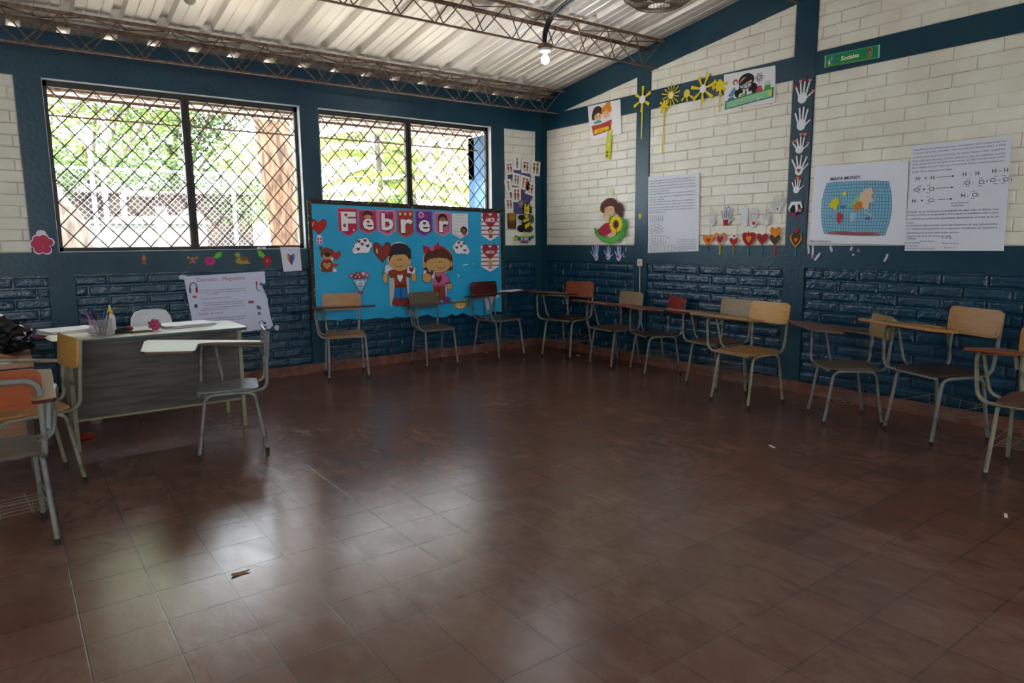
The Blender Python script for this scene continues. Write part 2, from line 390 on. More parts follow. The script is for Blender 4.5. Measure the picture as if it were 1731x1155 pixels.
PALETOP = mat('pale_laminate', (0.52, 0.54, 0.40), rough=0.3, col2=(0.44, 0.46, 0.33), nscale=5.0)
GREYLAM = mat('grey_laminate', (0.124, 0.136, 0.143), rough=0.22, col2=(0.161, 0.174, 0.174), nscale=5.0)
YELLOWISH = wood('yellow_tan_board', (0.236, 0.155, 0.056), (0.310, 0.223, 0.093), 0.4)
WIRE = mat('basket_wire', (0.20, 0.18, 0.15), rough=0.5, metal=0.4)
RUBBER = mat('black_rubber', (0.012, 0.012, 0.012), rough=0.8)
HW = 0.186
def chair(label, loc, deg, scale, frame, seat_m, back_m, top_m, edge_m=None, basket=True, tab=None, hoop=False, tilt=0.115, group='tablet arm school chairs'):
    t = thing('tablet_arm_chair', label, 'school chair', (loc[0], loc[1], 0), math.radians(deg), group, scale)
    tr = 0.0115
    for s in (1, -1):
        for fy in (1, -1):
            foot = (s*0.196, fy*0.212, 0.012)
            top = (s*0.180, fy*0.150, 0.412)
            p = fillet([foot, top, (s*0.180, fy*0.04, 0.416)], 0.075, 7)
            m = MB(); m.tube(p, tr, 10); lg = m.build('leg', frame, t)
            c = MB(); c.tube([(foot[0], foot[1], 0.0), (foot[0], foot[1], 0.028)], tr+0.0025, 10); c.build('foot_cap', RUBBER, lg)
    m = MB()
    for s in (1, -1): m.tube([(s*0.180, 0.045, 0.416), (s*0.180, -0.045, 0.416)], tr, 10)
    m.tube([(-0.18, 0.10, 0.416), (0.18, 0.10, 0.416)], 0.008, 8); m.tube([(-0.18, -0.13, 0.416), (0.18, -0.13, 0.416)], 0.008, 8)
    m.build('seat_frame', frame, t)
    if hoop:
        m = MB(); m.tube(fillet([(-0.183, 0.06, 0.418), (-0.183, -0.235, 0.418), (-0.186, -0.245, 0.56), (-0.186, -0.262, 0.785), (0.186, -0.262, 0.785), (0.186, -0.245, 0.56), (0.183, -0.235, 0.418), (0.183, 0.06, 0.418)], [0.09, 0.05, 0.075, 0.075, 0.05, 0.09], 7), 0.013, 10); m.build('back_frame', frame, t)
    for s in (() if hoop else (1, -1)):
        m = MB(); m.tube(fillet([(s*0.160, 0.06, 0.418), (s*0.160, -0.235, 0.418), (s*0.176, -0.238, 0.56), (s*0.176, -0.262, 0.815)], [0.09, 0.05], 7), tr, 10); m.build('backrest_post', frame, t)
    m = MB(); m.prism(rrect(-0.19, -0.185, 0.19, 0.205, 0.05), 0.427, 0.443, bevel=0.004); m.build('seat', seat_m, t)
    # backrest: a slightly curved, round-cornered board
    m = MB(); pl = rrect(-0.198, 0.655, 0.198, 0.832, 0.038, 5)
    def bf(x, z, d): return (x, -0.236+0.35*(0.04-x*x) - 0.10*(z-0.65) + d, z)
    nseg = 12; grid = []
    xs = sorted({round(-0.198+0.396*i/nseg, 5) for i in range(nseg+1)})
    def zr(x):
        r = 0.038; ax = abs(x)
        if ax > 0.198-r: q = r-math.sqrt(max(0, r*r-(ax-(0.198-r))**2)); return 0.655+q, 0.832-q
        return 0.655, 0.832
    xs = [-0.198, -0.196, -0.190, -0.180, -0.168] + [x for x in xs if abs(x) < 0.16] + [0.168, 0.180, 0.190, 0.196, 0.198]
    vs = []; 
    for x in xs:
        a, b = zr(x)
        for z, d in ((a, 0.0), (b, 0.0), (b, 0.013), (a, 0.013)): vs.append(bf(x, z, d))
    fs = [(i*4+k, i*4+(k+1) % 4, (i+1)*4+(k+1) % 4, (i+1)*4+k) for i in range(len(xs)-1) for k in range(4)] + [(0, 1, 2, 3), (len(vs)-4, len(vs)-3, len(vs)-2, len(vs)-1)]
    m.add(vs, fs); bk = m.build('backrest', back_m, t)
    for s in (1, -1):
        for z in (0.69, 0.80):
            q = bf(s*0.172, z, 0.013); m = MB(); m.lathe([(0.007, 0), (0.006, 0.002), (0.001, 0.003)], 8, (q[0], q[1], q[2]), R=Matrix.Rotation(-math.pi/2, 3, 'X'))
            m.build('rivet', mat('dull_rivet', (0.35, 0.33, 0.30), 0.4, 0.7), bk)
    # arm tube
    m = MB(); m.tube(fillet([(-0.165, 0.188, 0.420), (0.275, 0.188, 0.420), (0.30, 0.175, 0.680+tilt*0.175), (0.215, -0.255, 0.680-tilt*0.255), (0.203, -0.262, 0.56)], [0.085, 0.055, 0.04], 7), tr, 10)
    m.tube(fillet([(0.178, 0.05, 0.425), (0.255, 0.045, 0.455), (0.292, 0.08, 0.682+tilt*0.08)], 0.06, 5), 0.0095, 8); m.build('arm_support', frame, t)
    pl = tab or [(-0.245, 0.130), (-0.265, 0.34), (-0.24, 0.365), (0.24, 0.395), (0.31, 0.38), (0.32, 0.34), (0.315, 0.0), (0.295, -0.235), (0.28, -0.25), (0.225, -0.25), (0.21, -0.235), (0.205, 0.0), (0.175, 0.065), (0.12, 0.085), (-0.21, 0.105)]
    if tab != 'none':
      m = MB(); m.prism(pl, 0.692, 0.710, lambda x, y, z: (x, y, z+tilt*y), bevel=0.003)
      nq = len(pl); mi = [1]*len(m.f); mi[1] = 0; mi[-nq:] = [0]*nq
      m.mi = mi; m.build('writing_tablet', [top_m, edge_m or top_m], t)
    if basket:
        m = MB(); r = 0.0022
        for y in (-0.155, -0.105, -0.055, -0.005, 0.045, 0.095): m.tube([(-0.188, y, 0.165), (0.188, y, 0.165)], r, 5)
        for x in (-0.12, 0, 0.12): m.tube(fillet([(x, 0.13, 0.167), (x, -0.18, 0.163), (x, -0.185, 0.225)], 0.015, 3), r, 5)
        m.tube([(-0.19, -0.186, 0.225), (0.19, -0.186, 0.225)], r*1.2, 5)
        for s in (1, -1): m.tube([(s*0.188, -0.19, 0.225), (s*0.190, 0.19, 0.20)], r*1.2, 5); m.tube([(s*0.188, -0.175, 0.165), (s*0.188, 0.17, 0.165)], r*1.2, 5)
        m.build('book_basket', WIRE, t)
    return t
K = 1/0.83
CH = [
 ('tablet arm chair with ochre back and whitish tubes, leftmost of three under the blue board', (-2.828, -0.330), 163, 0.824, WHITET, OCHRE, OCHRE, BROWN, BROWN, True),
 ('tablet arm chair with weathered grey back, in the middle under the blue board', (-1.794, -0.325), 176, 0.789, GREYT, GREYW, GREYW, DKSEAT, GREYW, True),
 ('tablet arm chair with dark red varnished back under the right end of the blue board', (-0.922, -0.335), -172, 0.867, GREYT, DKSEAT, DARKRED, BROWN, DARKRED, True),
 ('tablet arm chair with red-brown back, first along the gable wall from the room corner', (-0.285, -0.830), 102, 0.859, CREAM, DKSEAT, REDBR, BROWN, BROWN, True),
 ('tablet arm chair with pale tan back standing under the light switch cable', (-0.283, -1.613), 85, 0.784, GREYT, BROWN, TAN, BROWN, REDBR, True),
 ('tablet arm chair with scarlet back and narrow brown tablet by the gable wall', (-0.250, -2.165), 67, 0.765, GREYT, DKSEAT, SCARLET, BROWN, REDBR, True),
 ('tablet arm chair with tan back partly hidden behind the honey yellow one', (-0.290, -2.960), 83, 0.790, GREYT, BROWN, TAN, BROWN, TAN, True),
 ('tablet arm chair with honey yellow back and cream tubes before the thick post', (-0.640, -3.530), 84, 0.823, CREAM, OCHRE, HONEY, TAN, OCHRE, True),
 ('tablet arm chair turned sideways with yellowish back seen edge-on and brown tablet', (-0.564, -4.321), 47, 0.790, GREYT, GREYW, YELLOWISH, BROWN, BROWN, True),
 ('tablet arm chair with large golden brown back under the chemistry poster', (-0.500, -4.929), 66, 0.872, GREYT, DKSEAT, OCHRE, OCHRE, OCHRE, True),
 ('tablet arm chair cut off by the right edge of the picture', (-0.952, -5.652), 94, 0.83, CREAM, BROWN, OCHRE, BROWN, REDBR, True),
 ('grey tablet arm chair with pale laminate tablet standing before the teacher desk', (-4.430, -2.200), 76, 0.80, GREYT, GREYLAM, GREYLAM, PALETOP, BROWN, True),
 ('cream-tubed school chair with orange-brown back at the left end of the teacher desk', (-5.540, -2.206), 100, 0.833, CREAM, OCHRE, HONEY, TAN, OCHRE, False),
 ('tablet arm chair with orange-red back seen from behind at the left picture edge', (-5.691, -3.075), 5, 0.823, GREYT, GREYW, ORANGE, YELLOWISH, DARKRED, True),
]
CHAIRS = []
TABS = {11: [(-0.205, 0.205), (-0.225, 0.47), (-0.20, 0.50), (0.26, 0.525), (0.335, 0.51), (0.345, 0.47), (0.325, 0.0), (0.305, -0.235), (0.29, -0.25), (0.225, -0.25), (0.21, -0.235), (0.205, 0.08), (0.175, 0.155), (0.12, 0.185), (-0.17, 0.19)],
        12: 'none', 13: [(-0.2, 0.22), (-0.2, 0.50), (0.27, 0.53), (0.33, 0.49), (0.235, -0.33), (0.22, -0.345), (0.16, -0.345), (0.145, -0.33), (0.19, 0.12), (0.15, 0.20)]}
for i, (lb, loc, dg, bt, fr, sm, bmt, tm, em, bs) in enumerate(CH): CHAIRS.append(chair(lb, loc, dg, bt*K, fr, sm, bmt, tm, em, bs, TABS.get(i), i == 13, {11: 0.06, 13: 0.0}.get(i, 0.115)))

# ------------------------------------------------------------ teacher desk
GREYOAK = mat('grey_wood_laminate', (0.045, 0.040, 0.034), rough=0.42, col2=(0.085, 0.075, 0.062), nscale=5.0, stretch=(1, 1, 9), lo=0.35, hi=0.6)
OLIVE = mat('olive_cream_edge', (0.26, 0.26, 0.14), rough=0.4); DARKEDGE = mat('dark_blue_grey_edge', (0.05, 0.07, 0.085), rough=0.5)
t = thing('teacher_desk', 'teacher desk with pale top and grey wood grain front panel under the left window', 'desk', (-4.715, -1.43, 0))
m = MB(); m.prism(rrect(-0.60, -0.29, 0.56, 0.28, 0.05), 0.722, 0.744, bevel=0.003); m.mi = [1]*len(m.f); m.mi[1] = 0; m.mi[-24:] = [0]*24
m.build('desk_top', [PALETOP, DARKEDGE], t)
m = MB(); m.bounds((-0.545, -0.262, 0.215), (0.485, -0.248, 0.720)); pn = m.build('front_panel', GREYOAK, t)
m = MB(); m.bounds((-0.55, -0.266, 0.203), (0.49, -0.246, 0.216)); m.build('edge_strip', OLIVE, pn)
for x in (-0.56, 0.50):
    for y in (-0.255, 0.22):
        m = MB(); m.box((x, y, 0.362), (0.026, 0.026, 0.72)); m.build('leg', OLIVE if x > 0 else CREAM, t)
m = MB(); m.bounds((-0.53, 0.21, 0.62), (0.50, 0.225, 0.70)); m.bounds((-0.535, -0.25, 0.66), (-0.522, 0.22, 0.70)); m.bounds((0.492, -0.25, 0.66), (0.505, 0.22, 0.70)); m.build('apron', GREYOAK, t)
m = MB(); m.prism(rrect(-0.57, -0.10, -0.52, 0.16, 0.02), 0.63, 0.715, bevel=0.004); m.build('side_drawer', mat('white_plastic', (0.70, 0.70, 0.68), 0.35), t)
TZ = 0.744
# things on the desk
def ragged(w_, h_, j=0.004): return [(x+random.uniform(-j, j), y+random.uniform(-j, j)) for x, y in ((-w_/2, -h_/2), (w_/2, -h_/2), (w_/2, h_/2), (-w_/2, h_/2))]
def sheets(name, label, cat, x, y, z, w_, h_, n, rz, hexs=('f2f2f4',), spread=0.01, th=0.0018, group=None):
    m = MB(); zz = z; R_ = Matrix.Rotation(rz, 2)
    for i in range(n):
        a = random.uniform(-1, 1)*spread*6; dx, dy = random.uniform(-spread, spread), random.uniform(-spread, spread)
        pl = [tuple(Matrix.Rotation(rz+a, 2) @ Vector(p)+Vector((x+dx, y+dy))) for p in ragged(w_, h_)]
        m.prism(pl, zz+0.0002, zz+th, mi=i % len(hexs)); zz += th
    o = m.build(name, [paper(h) for h in hexs]); return tag(o, label, cat, group), zz
_, zf = sheets('red_folder', 'thin dark red folder sticking out over the left end of the teacher desk', 'folder', -5.285, -1.33, TZ, 0.34, 0.25, 2, 0.35, ('6b2a2a',), 0.0, 0.003)
sheets('paper_stack', 'messy stack of white papers on the dark red folder at the left of the desk', 'papers', -5.235, -1.34, zf, 0.30, 0.22, 20, 0.25, ('f8f8fa', 'f2f2f8', 'fbf7e8'), 0.022)
sheets('exam_pile', 'yellowish-edged pile of papers in front of the pencil cup', 'papers', -5.262, -1.585, TZ, 0.22, 0.16, 12, 0.12, ('f6f4e0', 'f4f6ea'), 0.012)
sheets('paper_pile', 'fanned pile of white papers on the right part of the teacher desk', 'papers', -4.50, -1.33, TZ, 0.32, 0.24, 11, 0.15, ('f4f4fc', 'ececf8'), 0.03)
t = thing('pencil_cup', 'square wire mesh pencil cup full of pens on the teacher desk', 'pencil cup', (-5.075, -1.615, TZ), 0.55)
MESHM = mat('silver_mesh', (0.30, 0.30, 0.30), rough=0.35, metal=0.6)
m = MB(); hw = 0.048; hh = 0.112
for s in (0, 1, 2, 3):
    R_ = Matrix.Rotation(s*math.pi/2, 3, 'Z')
    for k in range(15):
        u = -hw+2*hw*k/14; m.tube([R_ @ Vector((u, -hw, 0)), R_ @ Vector((u, -hw, hh))], 0.0009, 4, caps=False)
        z = hh*k/14; m.tube([R_ @ Vector((-hw, -hw, z)), R_ @ Vector((hw, -hw, z))], 0.0009, 4, caps=False)
m.build('mesh_wall', MESHM, t)
m = MB(); m.tube([(hw, hw, hh), (-hw, hw, hh), (-hw, -hw, hh), (hw, -hw, hh)], 0.0022, 6, closed=True); m.build('rim', MESHM, t)
m = MB(); m.bounds((-hw, -hw, 0), (hw, hw, 0.002)); m.build('base', MESHM, t)
pens = [(-0.02, 0.0, -0.055, 0.01, 0.150, '1e2f9a', 'blue pen leaning left in the pencil cup'), (-0.01, -0.02, -0.072, -0.01, 0.145, 'c8507a', 'pink pen leaning far left in the pencil cup'), (0.0, 0.01, -0.03, 0.02, 0.165, '141c50', 'navy pen, tallest in the pencil cup'),
        (0.01, -0.01, -0.042, -0.02, 0.155, '15161c', 'black pen standing behind the blue one in the pencil cup'), (0.02, 0.01, 0.05, 0.0, 0.150, '20242c', 'dark pen leaning right in front of the glue bottle'), (-0.015, 0.02, 0.03, 0.03, 0.150, '2a5ac0', 'bright blue pen leaning toward the glue bottle'), (0.02, -0.02, -0.012, 0.0, 0.140, '5a3a2c', 'short brown pencil in the middle of the pencil cup')]
for bx_, by_, tx_, ty_, ln, hx, lb in pens:
    m = MB(); a = Vector((bx_, by_, 0.004)); b_ = Vector((tx_*1.1, ty_*1.1, ln*1.12)); m.tube([a, a+(b_-a)*0.96], 0.0042, 8); m.tube([a+(b_-a)*0.96, b_], [0.0036, 0.001], 8)
    tag(m.build('pen', paper(hx), loc=(-5.075, -1.615, TZ)), lb, 'pen', 'pens in the mesh cup')
t = thing('glue_bottle', 'white glue bottle with yellow cap standing behind the pencil cup', 'glue bottle', (-5.005, -1.515, TZ), scale=1.2)
m = MB(); m.lathe([(0.022, 0), (0.024, 0.004), (0.024, 0.085), (0.021, 0.105), (0.012, 0.115), (0.012, 0.118)], 20); m.build('bottle_body', mat('white_plastic', (0.7, 0.7, 0.68), 0.35), t)
m = MB(); m.lathe([(0.014, 0.118), (0.014, 0.134), (0.009, 0.138)], 18); m.build('cap', paper('f0d000'), t)
m = MB(); m.lathe([(0.008, 0.138), (0.004, 0.158), (0.0025, 0.166)], 14); m.build('nozzle', paper('f0e8c8'), t)
t = thing('stapler', 'black and red stapler lying between the pencil cup and the phone', 'stapler', (-4.935, -1.52, TZ), 0.25)
m = MB(); m.prism(rrect(-0.06, -0.018, 0.06, 0.018, 0.012), 0.0, 0.010, bevel=0.002); m.build('base', paper('17171a'), t)
m = MB(); m.prism([(-0.055, 0.012), (0.05, 0.014), (0.06, 0.026), (0.03, 0.042), (-0.03, 0.04), (-0.06, 0.022)], -0.014, 0.014, lambda x, y, z: (x, z, y), bevel=0.003); m.build('arm', paper('1d1518'), t)
m = MB(); m.prism([(0.02, 0.036), (0.058, 0.02), (0.062, 0.032), (0.035, 0.048)], -0.0155, 0.0155, lambda x, y, z: (x, z, y)); m.build('push_pad', paper('8c2028'), t)
t = thing('mobile_phone', 'flat grey mobile phone lying on the teacher desk', 'phone', (-4.835, -1.545, TZ), 0.15)
m = MB(); m.prism(rrect(-0.072, -0.036, 0.072, 0.036, 0.008), 0.0, 0.008, bevel=0.0015); m.build('phone_body', paper('4a4a46'), t)
m = MB(); m.prism(rrect(-0.064, -0.032, 0.064, 0.032, 0.005), 0.008, 0.0086); m.build('screen', mat('phone_glass', (0.03, 0.03, 0.03), 0.1), t)
# crocheted rose
m = MB(); PINK = mat('pink_yarn', srgb(196, 82, 128), 0.8, bump=0.5, bscale=200, col2=srgb(160, 60, 105), nscale=60.0)
for ring, (n_, rr) in enumerate(((7, 0.030), (5, 0.017), (1, 0.0))):
    for k in range(n_):
        a = 2*math.pi*k/n_+ring*0.4; c = Vector((rr*math.cos(a), -0.004*ring, 0.040+rr*math.sin(a)))
        m.lathe([(0.0015, -0.008), (0.010, -0.006), (0.0135, 0), (0.010, 0.006), (0.0015, 0.008)], 12, c, R=Matrix.Rotation(a, 3, 'Y') @ Matrix.Rotation(1.35, 3, 'X'))
m.box((0, 0.004, 0.006), (0.03, 0.024, 0.012))
tag(m.build('yarn_rose', PINK, loc=(-4.735, -1.48, TZ)), 'pink crocheted rose standing on the teacher desk beside the phone', 'decoration')

sheets('loose_paper', 'crumpled white papers on the tablet of the dark red chair', 'paper', -1.00, -0.70, 0.79, 0.26, 0.12, 4, 0.3, ('e6e6ee', 'dcdce6'), 0.02, 0.002)
# white plastic chair behind the desk
PLW = mat('white_moulded_plastic', (0.66, 0.68, 0.72), 0.4)
t = thing('plastic_chair', 'white plastic chair tucked behind the teacher desk', 'chair', (-4.600, -0.70, 0), math.pi)
def fr_back(x, z, d): return (x, -0.20-0.16*(z-0.45)+d+0.5*(0.03-x*x), z)
m = MB(); pl = [(-0.17, 0.44), (0.17, 0.44), (0.165, 0.62), (0.150, 0.74), (0.12, 0.79), (0.06, 0.808), (-0.06, 0.808), (-0.12, 0.79), (-0.150, 0.74), (-0.165, 0.62)]
m.prism(pl, 0.0, 0.008, fr_back); m.build('backrest', PLW, t)
m = MB(); m.prism(rrect(-0.2, -0.2, 0.2, 0.2, 0.05), 0.425, 0.44, bevel=0.004); m.build('seat', PLW, t)
BLKM = mat('black_tube', (0.015, 0.015, 0.016), 0.3)
for sx in (1, -1):
    for sy in (1, -1):
        m = MB(); m.tube([(sx*0.15, sy*0.15, 0.425), (sx*0.20, sy*0.22, 0.0)], 0.011, 10); m.build('leg', BLKM, t)

# wooden side table at the left edge
t = thing('side_table', 'wooden side table at the left picture edge with a black bag on top', 'table', (-5.88, -1.55, 0))
TW = wood('reddish_table_wood', (0.30, 0.14, 0.08), (0.40, 0.20, 0.12), 0.4)
m = MB(); m.bounds((-0.55, -0.37, 0.63), (0.410, 0.57, 0.655)); m.build('table_top', TW, t)
m = MB(); m.bounds((-0.53, -0.30, 0.14), (0.36, -0.285, 0.42)); m.build('modesty_panel', TW, t)
for x in (-0.52, 0.36):
    for y in (-0.32, 0.48): m = MB(); m.box((x, y, 0.315), (0.035, 0.035, 0.63)); m.build('leg', DKSEAT, t)
bagm = mat('black_plastic_bag', (0.010, 0.010, 0.011), rough=0.25, bump=0.9, bscale=14)
def blob(name, label, cat, c, r, mt, amp=0.25, sq=0.0, seed=1, sub=3):
    bm = bmesh.new(); bmesh.ops.create_icosphere(bm, subdivisions=sub, radius=1.0); rnd = random.Random(seed)
    from mathutils import noise
    for v in bm.verts:
        n_ = noise.noise(v.co*2.1+Vector((seed*3.7, 0, 0)))*amp+noise.noise(v.co*5.3+Vector((0, seed*1.9, 0)))*amp*0.5
        v.co = v.co*(1+n_); v.co.z = max(v.co.z, -0.62)
        v.co = Vector((v.co.x*r[0], v.co.y*r[1], (v.co.z+0.62)*r[2]))
    me = bpy.data.meshes.new(name); bm.to_mesh(me); bm.free(); me.materials.append(mt)
    o = bpy.data.objects.new(name, me); COL.objects.link(o); o.location = c
    return tag(o, label, cat)
blob('plastic_bag', 'crumpled black plastic bag lying on the side table', 'bag', (-5.66, -1.37, 0.656), (0.18, 0.20, 0.150), bagm, 0.5, seed=4, sub=4)
m = MB(); m.prism([(-0.12, -0.08), (0.05, -0.10), (0.12, 0.02), (0.0, 0.11), (-0.12, 0.09)], 0, 0.006, lambda x, y, z: (x, y, z+2.2*max(0, x+0.12)*max(0, 0.12-x)), bevel=0.0)
tag(m.build('cardboard_piece', mat('cardboard', srgb(150, 92, 58), 0.8), loc=(-5.66, -1.70, 0.658)), 'bent piece of brown cardboard in front of the black bag', 'cardboard')
sheets('loose_paper', 'small white paper scrap near the front of the side table', 'paper', -5.60, -1.84, 0.655, 0.12, 0.06, 2, 0.3, ('d8dce0',), 0.005, 0.001)

# small things on the floor
blob('crumpled_paper', 'crumpled white paper ball on the floor under the teacher desk', 'paper', (-5.085, -0.76, 0.0), (0.040, 0.034, 0.028), paper('e8e8f0'), 0.45, seed=9)
t = thing('jar_cover', 'small dark red plastic jar cover on the floor beside the left desk leg', 'jar cover', (-5.20, -1.33, 0))
m = MB(); m.lathe([(0.045, 0), (0.05, 0.004), (0.046, 0.028), (0.02, 0.034), (0.002, 0.034)], 20); m.build('cover_body', paper('8a1c18'), t)
m = MB(); m.tube([(-5.045+5.045, 0, 0), (0.055, 0.10, 0)], 0.0038, 6); m.tube([(0.055, 0.10, 0), (0.060, 0.109, 0)], [0.0038, 0.0008], 6)
tag(m.build('pencil', paper('2b4aa8'), loc=(-2.21, -3.21, 0.0040)), 'blue pencil lying alone in the middle of the floor', 'pencil')
m = MB(); m.box((0, 0, 0.004), (0.012, 0.075, 0.007)); tag(m.build('wood_stick', paper('9a7448'), loc=(-4.548, -2.22, 0)), 'short tan wooden stick on the floor under the grey chair', 'stick')
m = MB(); m.prism([(-0.04, -0.008), (0.0, -0.014), (0.04, 0.0), (0.0, 0.012), (-0.035, 0.006)], 0, 0.003, lambda x, y, z: (x, y, z+0.15*abs(x)))
tag(m.build('dry_leaf', paper('8f6a48'), loc=(-4.89, -4.07, 0.0), ), 'curled brown dry leaf on the bright reflection on the floor', 'leaf')
for (x, y, a, lb) in ((-1.724, -5.752, 0.4, 'small white paper scrap on the dark floor near the right picture edge'), (-1.609, -4.399, 1.2, 'tiny white paper scrap on the floor in front of the honey yellow chair'), (-0.20, -0.93, 0.2, 'white paper strip on the floor under the red-brown chair'), (-0.905, -0.06, 0.7, 'pale paper strip on the floor behind the dark red chair')):
    m = MB(); m.prism([(-0.03, -0.006), (0.028, -0.008), (0.03, 0.005), (-0.026, 0.009)], 0, 0.0015, lambda px, py, pz: (px*math.cos(a)-py*math.sin(a), px*math.sin(a)+py*math.cos(a), pz))
    tag(m.build('paper_scrap', paper('d9d4d0'), loc=(x, y, 0)), lb, 'paper scrap')

# ------------------------------------------------------------ ceiling things
def lamp_holder(name, label, x, y, zc, lit):
    t = thing(name, label, 'light bulb', (x, y, zc))
    m = MB(); m.lathe([(0.030, 0.100), (0.052, 0.098), (0.056, 0.075), (0.040, 0.066), (0.018, 0.064), (0.017, 0.05)], 24); m.build('lamp_socket', mat('white_porcelain', (0.7, 0.7, 0.7), 0.25), t)
    m = MB(); m.box((0, 0, 0.118), (0.10, 0.085, 0.036)); m.build('junction_box', RUST if lit else mat('dull_box', (0.3, 0.28, 0.24), 0.6), t)
    if lit: bm_ = mat('lit_bulb', (1, 1, 1), 0.3, emit=(0.86, 0.92, 1.0), estr=28.0)
    else: bm_ = mat('dusty_bulb', (0.50, 0.48, 0.33), 0.35)
    m = MB(); m.lathe([(0.012, 0.052), (0.016, 0.046), (0.026, 0.030), (0.036, 0.012), (0.0375, 0.0), (0.034, -0.014), (0.024, -0.027), (0.010, -0.034), (0.001, -0.036)], 24); m.build('bulb_glass', bm_, t)
    return t
lamp_holder('light_bulb', 'glowing white bulb hanging from the middle roof joist', -1.47, -1.88, 2.955, True)
lamp_holder('light_bulb', 'unlit dusty bulb at the top edge of the picture, left of centre', -4.43, -1.88, 2.912, False)
PointL = bpy.data.lights.new('bulb_light', 'POINT'); PointL.energy = 9; PointL.shadow_soft_size = 0.04; PointL.color = (0.86, 0.92, 1.0)
po = bpy.data.objects.new('bulb_light', PointL); COL.objects.link(po); po.location = (-1.47, -1.88, 2.90)
CAB = mat('black_cable', (0.012, 0.012, 0.013), 0.4)
m = MB()
for k, (dx, dz) in enumerate(((0.0, 0.0), (0.022, 0.008), (0.012, -0.014), (0.04, 0.004))):
    m.tube(fillet([(-1.48+dx*0.4, -1.88, 3.06), (-1.53+dx, -1.92, 3.16+dz), (-1.54+dx, -2.02, 3.275+dz), (-1.55+dx*1.3, -2.25, 3.335+dz), (-1.60+dx, -2.60, 3.355+dz*0.3), (-1.66, -3.0, 3.47)], 0.09, 5), 0.0105 if k < 2 else 0.007, 8)
tag(m.build('black_cable', CAB), 'bundle of black cables arching from the lit bulb up to the roof', 'cable')
# ceiling fan with wire guard
t = thing('ceiling_fan', 'dusty round ceiling fan in a wire guard near the top right', 'fan', (-1.255, -3.02, 3.27), scale=1.22)
DUST = mat('dusty_wire', (0.20, 0.15, 0.10), 0.9); BRN = mat('dusty_fan_brown', (0.09, 0.055, 0.035), 0.7)
m = MB()
for k in range(64):
    a = 2*math.pi*k/64; pts = [(r*math.cos(a), r*math.sin(a), z) for r, z in ((0.07, -0.095), (0.16, -0.085), (0.225, -0.04), (0.24, 0.0), (0.215, 0.045), (0.12, 0.08))]; m.tube(pts, 0.0016, 4, caps=False)
for r, z in ((0.07, -0.095), (0.16, -0.085), (0.225, -0.04), (0.241, 0.0), (0.215, 0.045)):
    m.tube([(r*math.cos(2*math.pi*k/40), r*math.sin(2*math.pi*k/40), z) for k in range(40)], 0.0026, 5, closed=True)
m.build('wire_guard', DUST, t)
m = MB(); m.lathe([(0.002, -0.062), (0.05, -0.058), (0.06, -0.03), (0.062, 0.03), (0.075, 0.04), (0.075, 0.11), (0.02, 0.118), (0.02, 0.172)], 24); m.build('motor', BRN, t)
for k in range(4):
    R_ = Matrix.Rotation(k*math.pi/2+0.3, 3, 'Z') @ Matrix.Rotation(0.35, 3, 'X')
    m = MB(); m.prism([(0.05, -0.025), (0.12, -0.07), (0.20, -0.065), (0.215, 0.0), (0.19, 0.06), (0.11, 0.055), (0.05, 0.025)], -0.002, 0.002, lambda x, y, z: tuple(R_ @ Vector((x, y, z)))); m.build('fan_blade', BRN, t)

# light switch with its cable on the narrow post of the gable wall
t = thing('light_switch', 'small cream light switch on the narrow blue post with a cable running down', 'switch', (0, -1.708, 1.103))
m = MB(); m.prism(rrect(-0.032, -0.036, 0.032, 0.036, 0.006), 0.001, 0.022, lambda x, y, z: (-z, -x, y), bevel=0.003); m.build('switch_plate', paper('d8d0b8'), t)
m = MB(); m.prism(rrect(-0.009, -0.014, 0.009, 0.014, 0.002), 0.022, 0.027, lambda x, y, z: (-z, -x, y)); m.build('rocker', paper('b8a890'), t)
m = MB(); m.tube(fillet([(-0.008, 0, -0.036), (-0.010, -0.002, -0.2), (-0.008, -0.012, -0.45), (-0.035, -0.03, -0.62), (-0.008, 0.01, -0.75)], 0.1, 5), 0.0038, 6); m.build('switch_cable', paper('c9c0ac'), t)
# ------------------------------------------------------------ paper cut-outs, posters, the display board
def E(cx, cy, rx, ry, rot=0, n=22):
    c, s = math.cos(rot), math.sin(rot)
    return [(cx+rx*math.cos(2*math.pi*k/n)*c-ry*math.sin(2*math.pi*k/n)*s, cy+rx*math.cos(2*math.pi*k/n)*s+ry*math.sin(2*math.pi*k/n)*c) for k in range(n)]
def Hh(cx, cy, rx, ry, n=28):
    out = []
    for k in range(n):
        t = 2*math.pi*k/n; x = 16*math.sin(t)*abs(math.sin(t))**0.95; y = 13*math.cos(t)-5*math.cos(2*t)-2*math.cos(3*t)-math.cos(4*t)
        out.append((cx+x/16*rx, cy+(y+2.5)/14.5*ry))
    return out
def R4(x0, y0, x1, y1): return [(x0, y0), (x1, y0), (x1, y1), (x0, y1)]
def scaled(poly, k, cx=0, cy=0): return [(cx+(x-cx)*k, cy+(y-cy)*k) for x, y in poly]
def stroke(pts, w):
    out = []
    for (x0, y0), (x1, y1) in zip(pts, pts[1:]):
        L_ = math.hypot(x1-x0, y1-y0) or 1; nx, ny = -(y1-y0)/L_*w/2, (x1-x0)/L_*w/2
        ex, ey = (x1-x0)/L_*w*0.3, (y1-y0)/L_*w*0.3
        out.append([(x0+nx-ex, y0+ny-ey), (x0-nx-ex, y0-ny-ey), (x1-nx+ex, y1-ny+ey), (x1+nx+ex, y1+ny+ey)])
    return out
def arc(cx, cy, rx, ry, a0, a1, n=10): return [(cx+rx*math.cos(math.radians(a0+(a1-a0)*k/n)), cy+ry*math.sin(math.radians(a0+(a1-a0)*k/n))) for k in range(n+1)]
FCACHE = {}
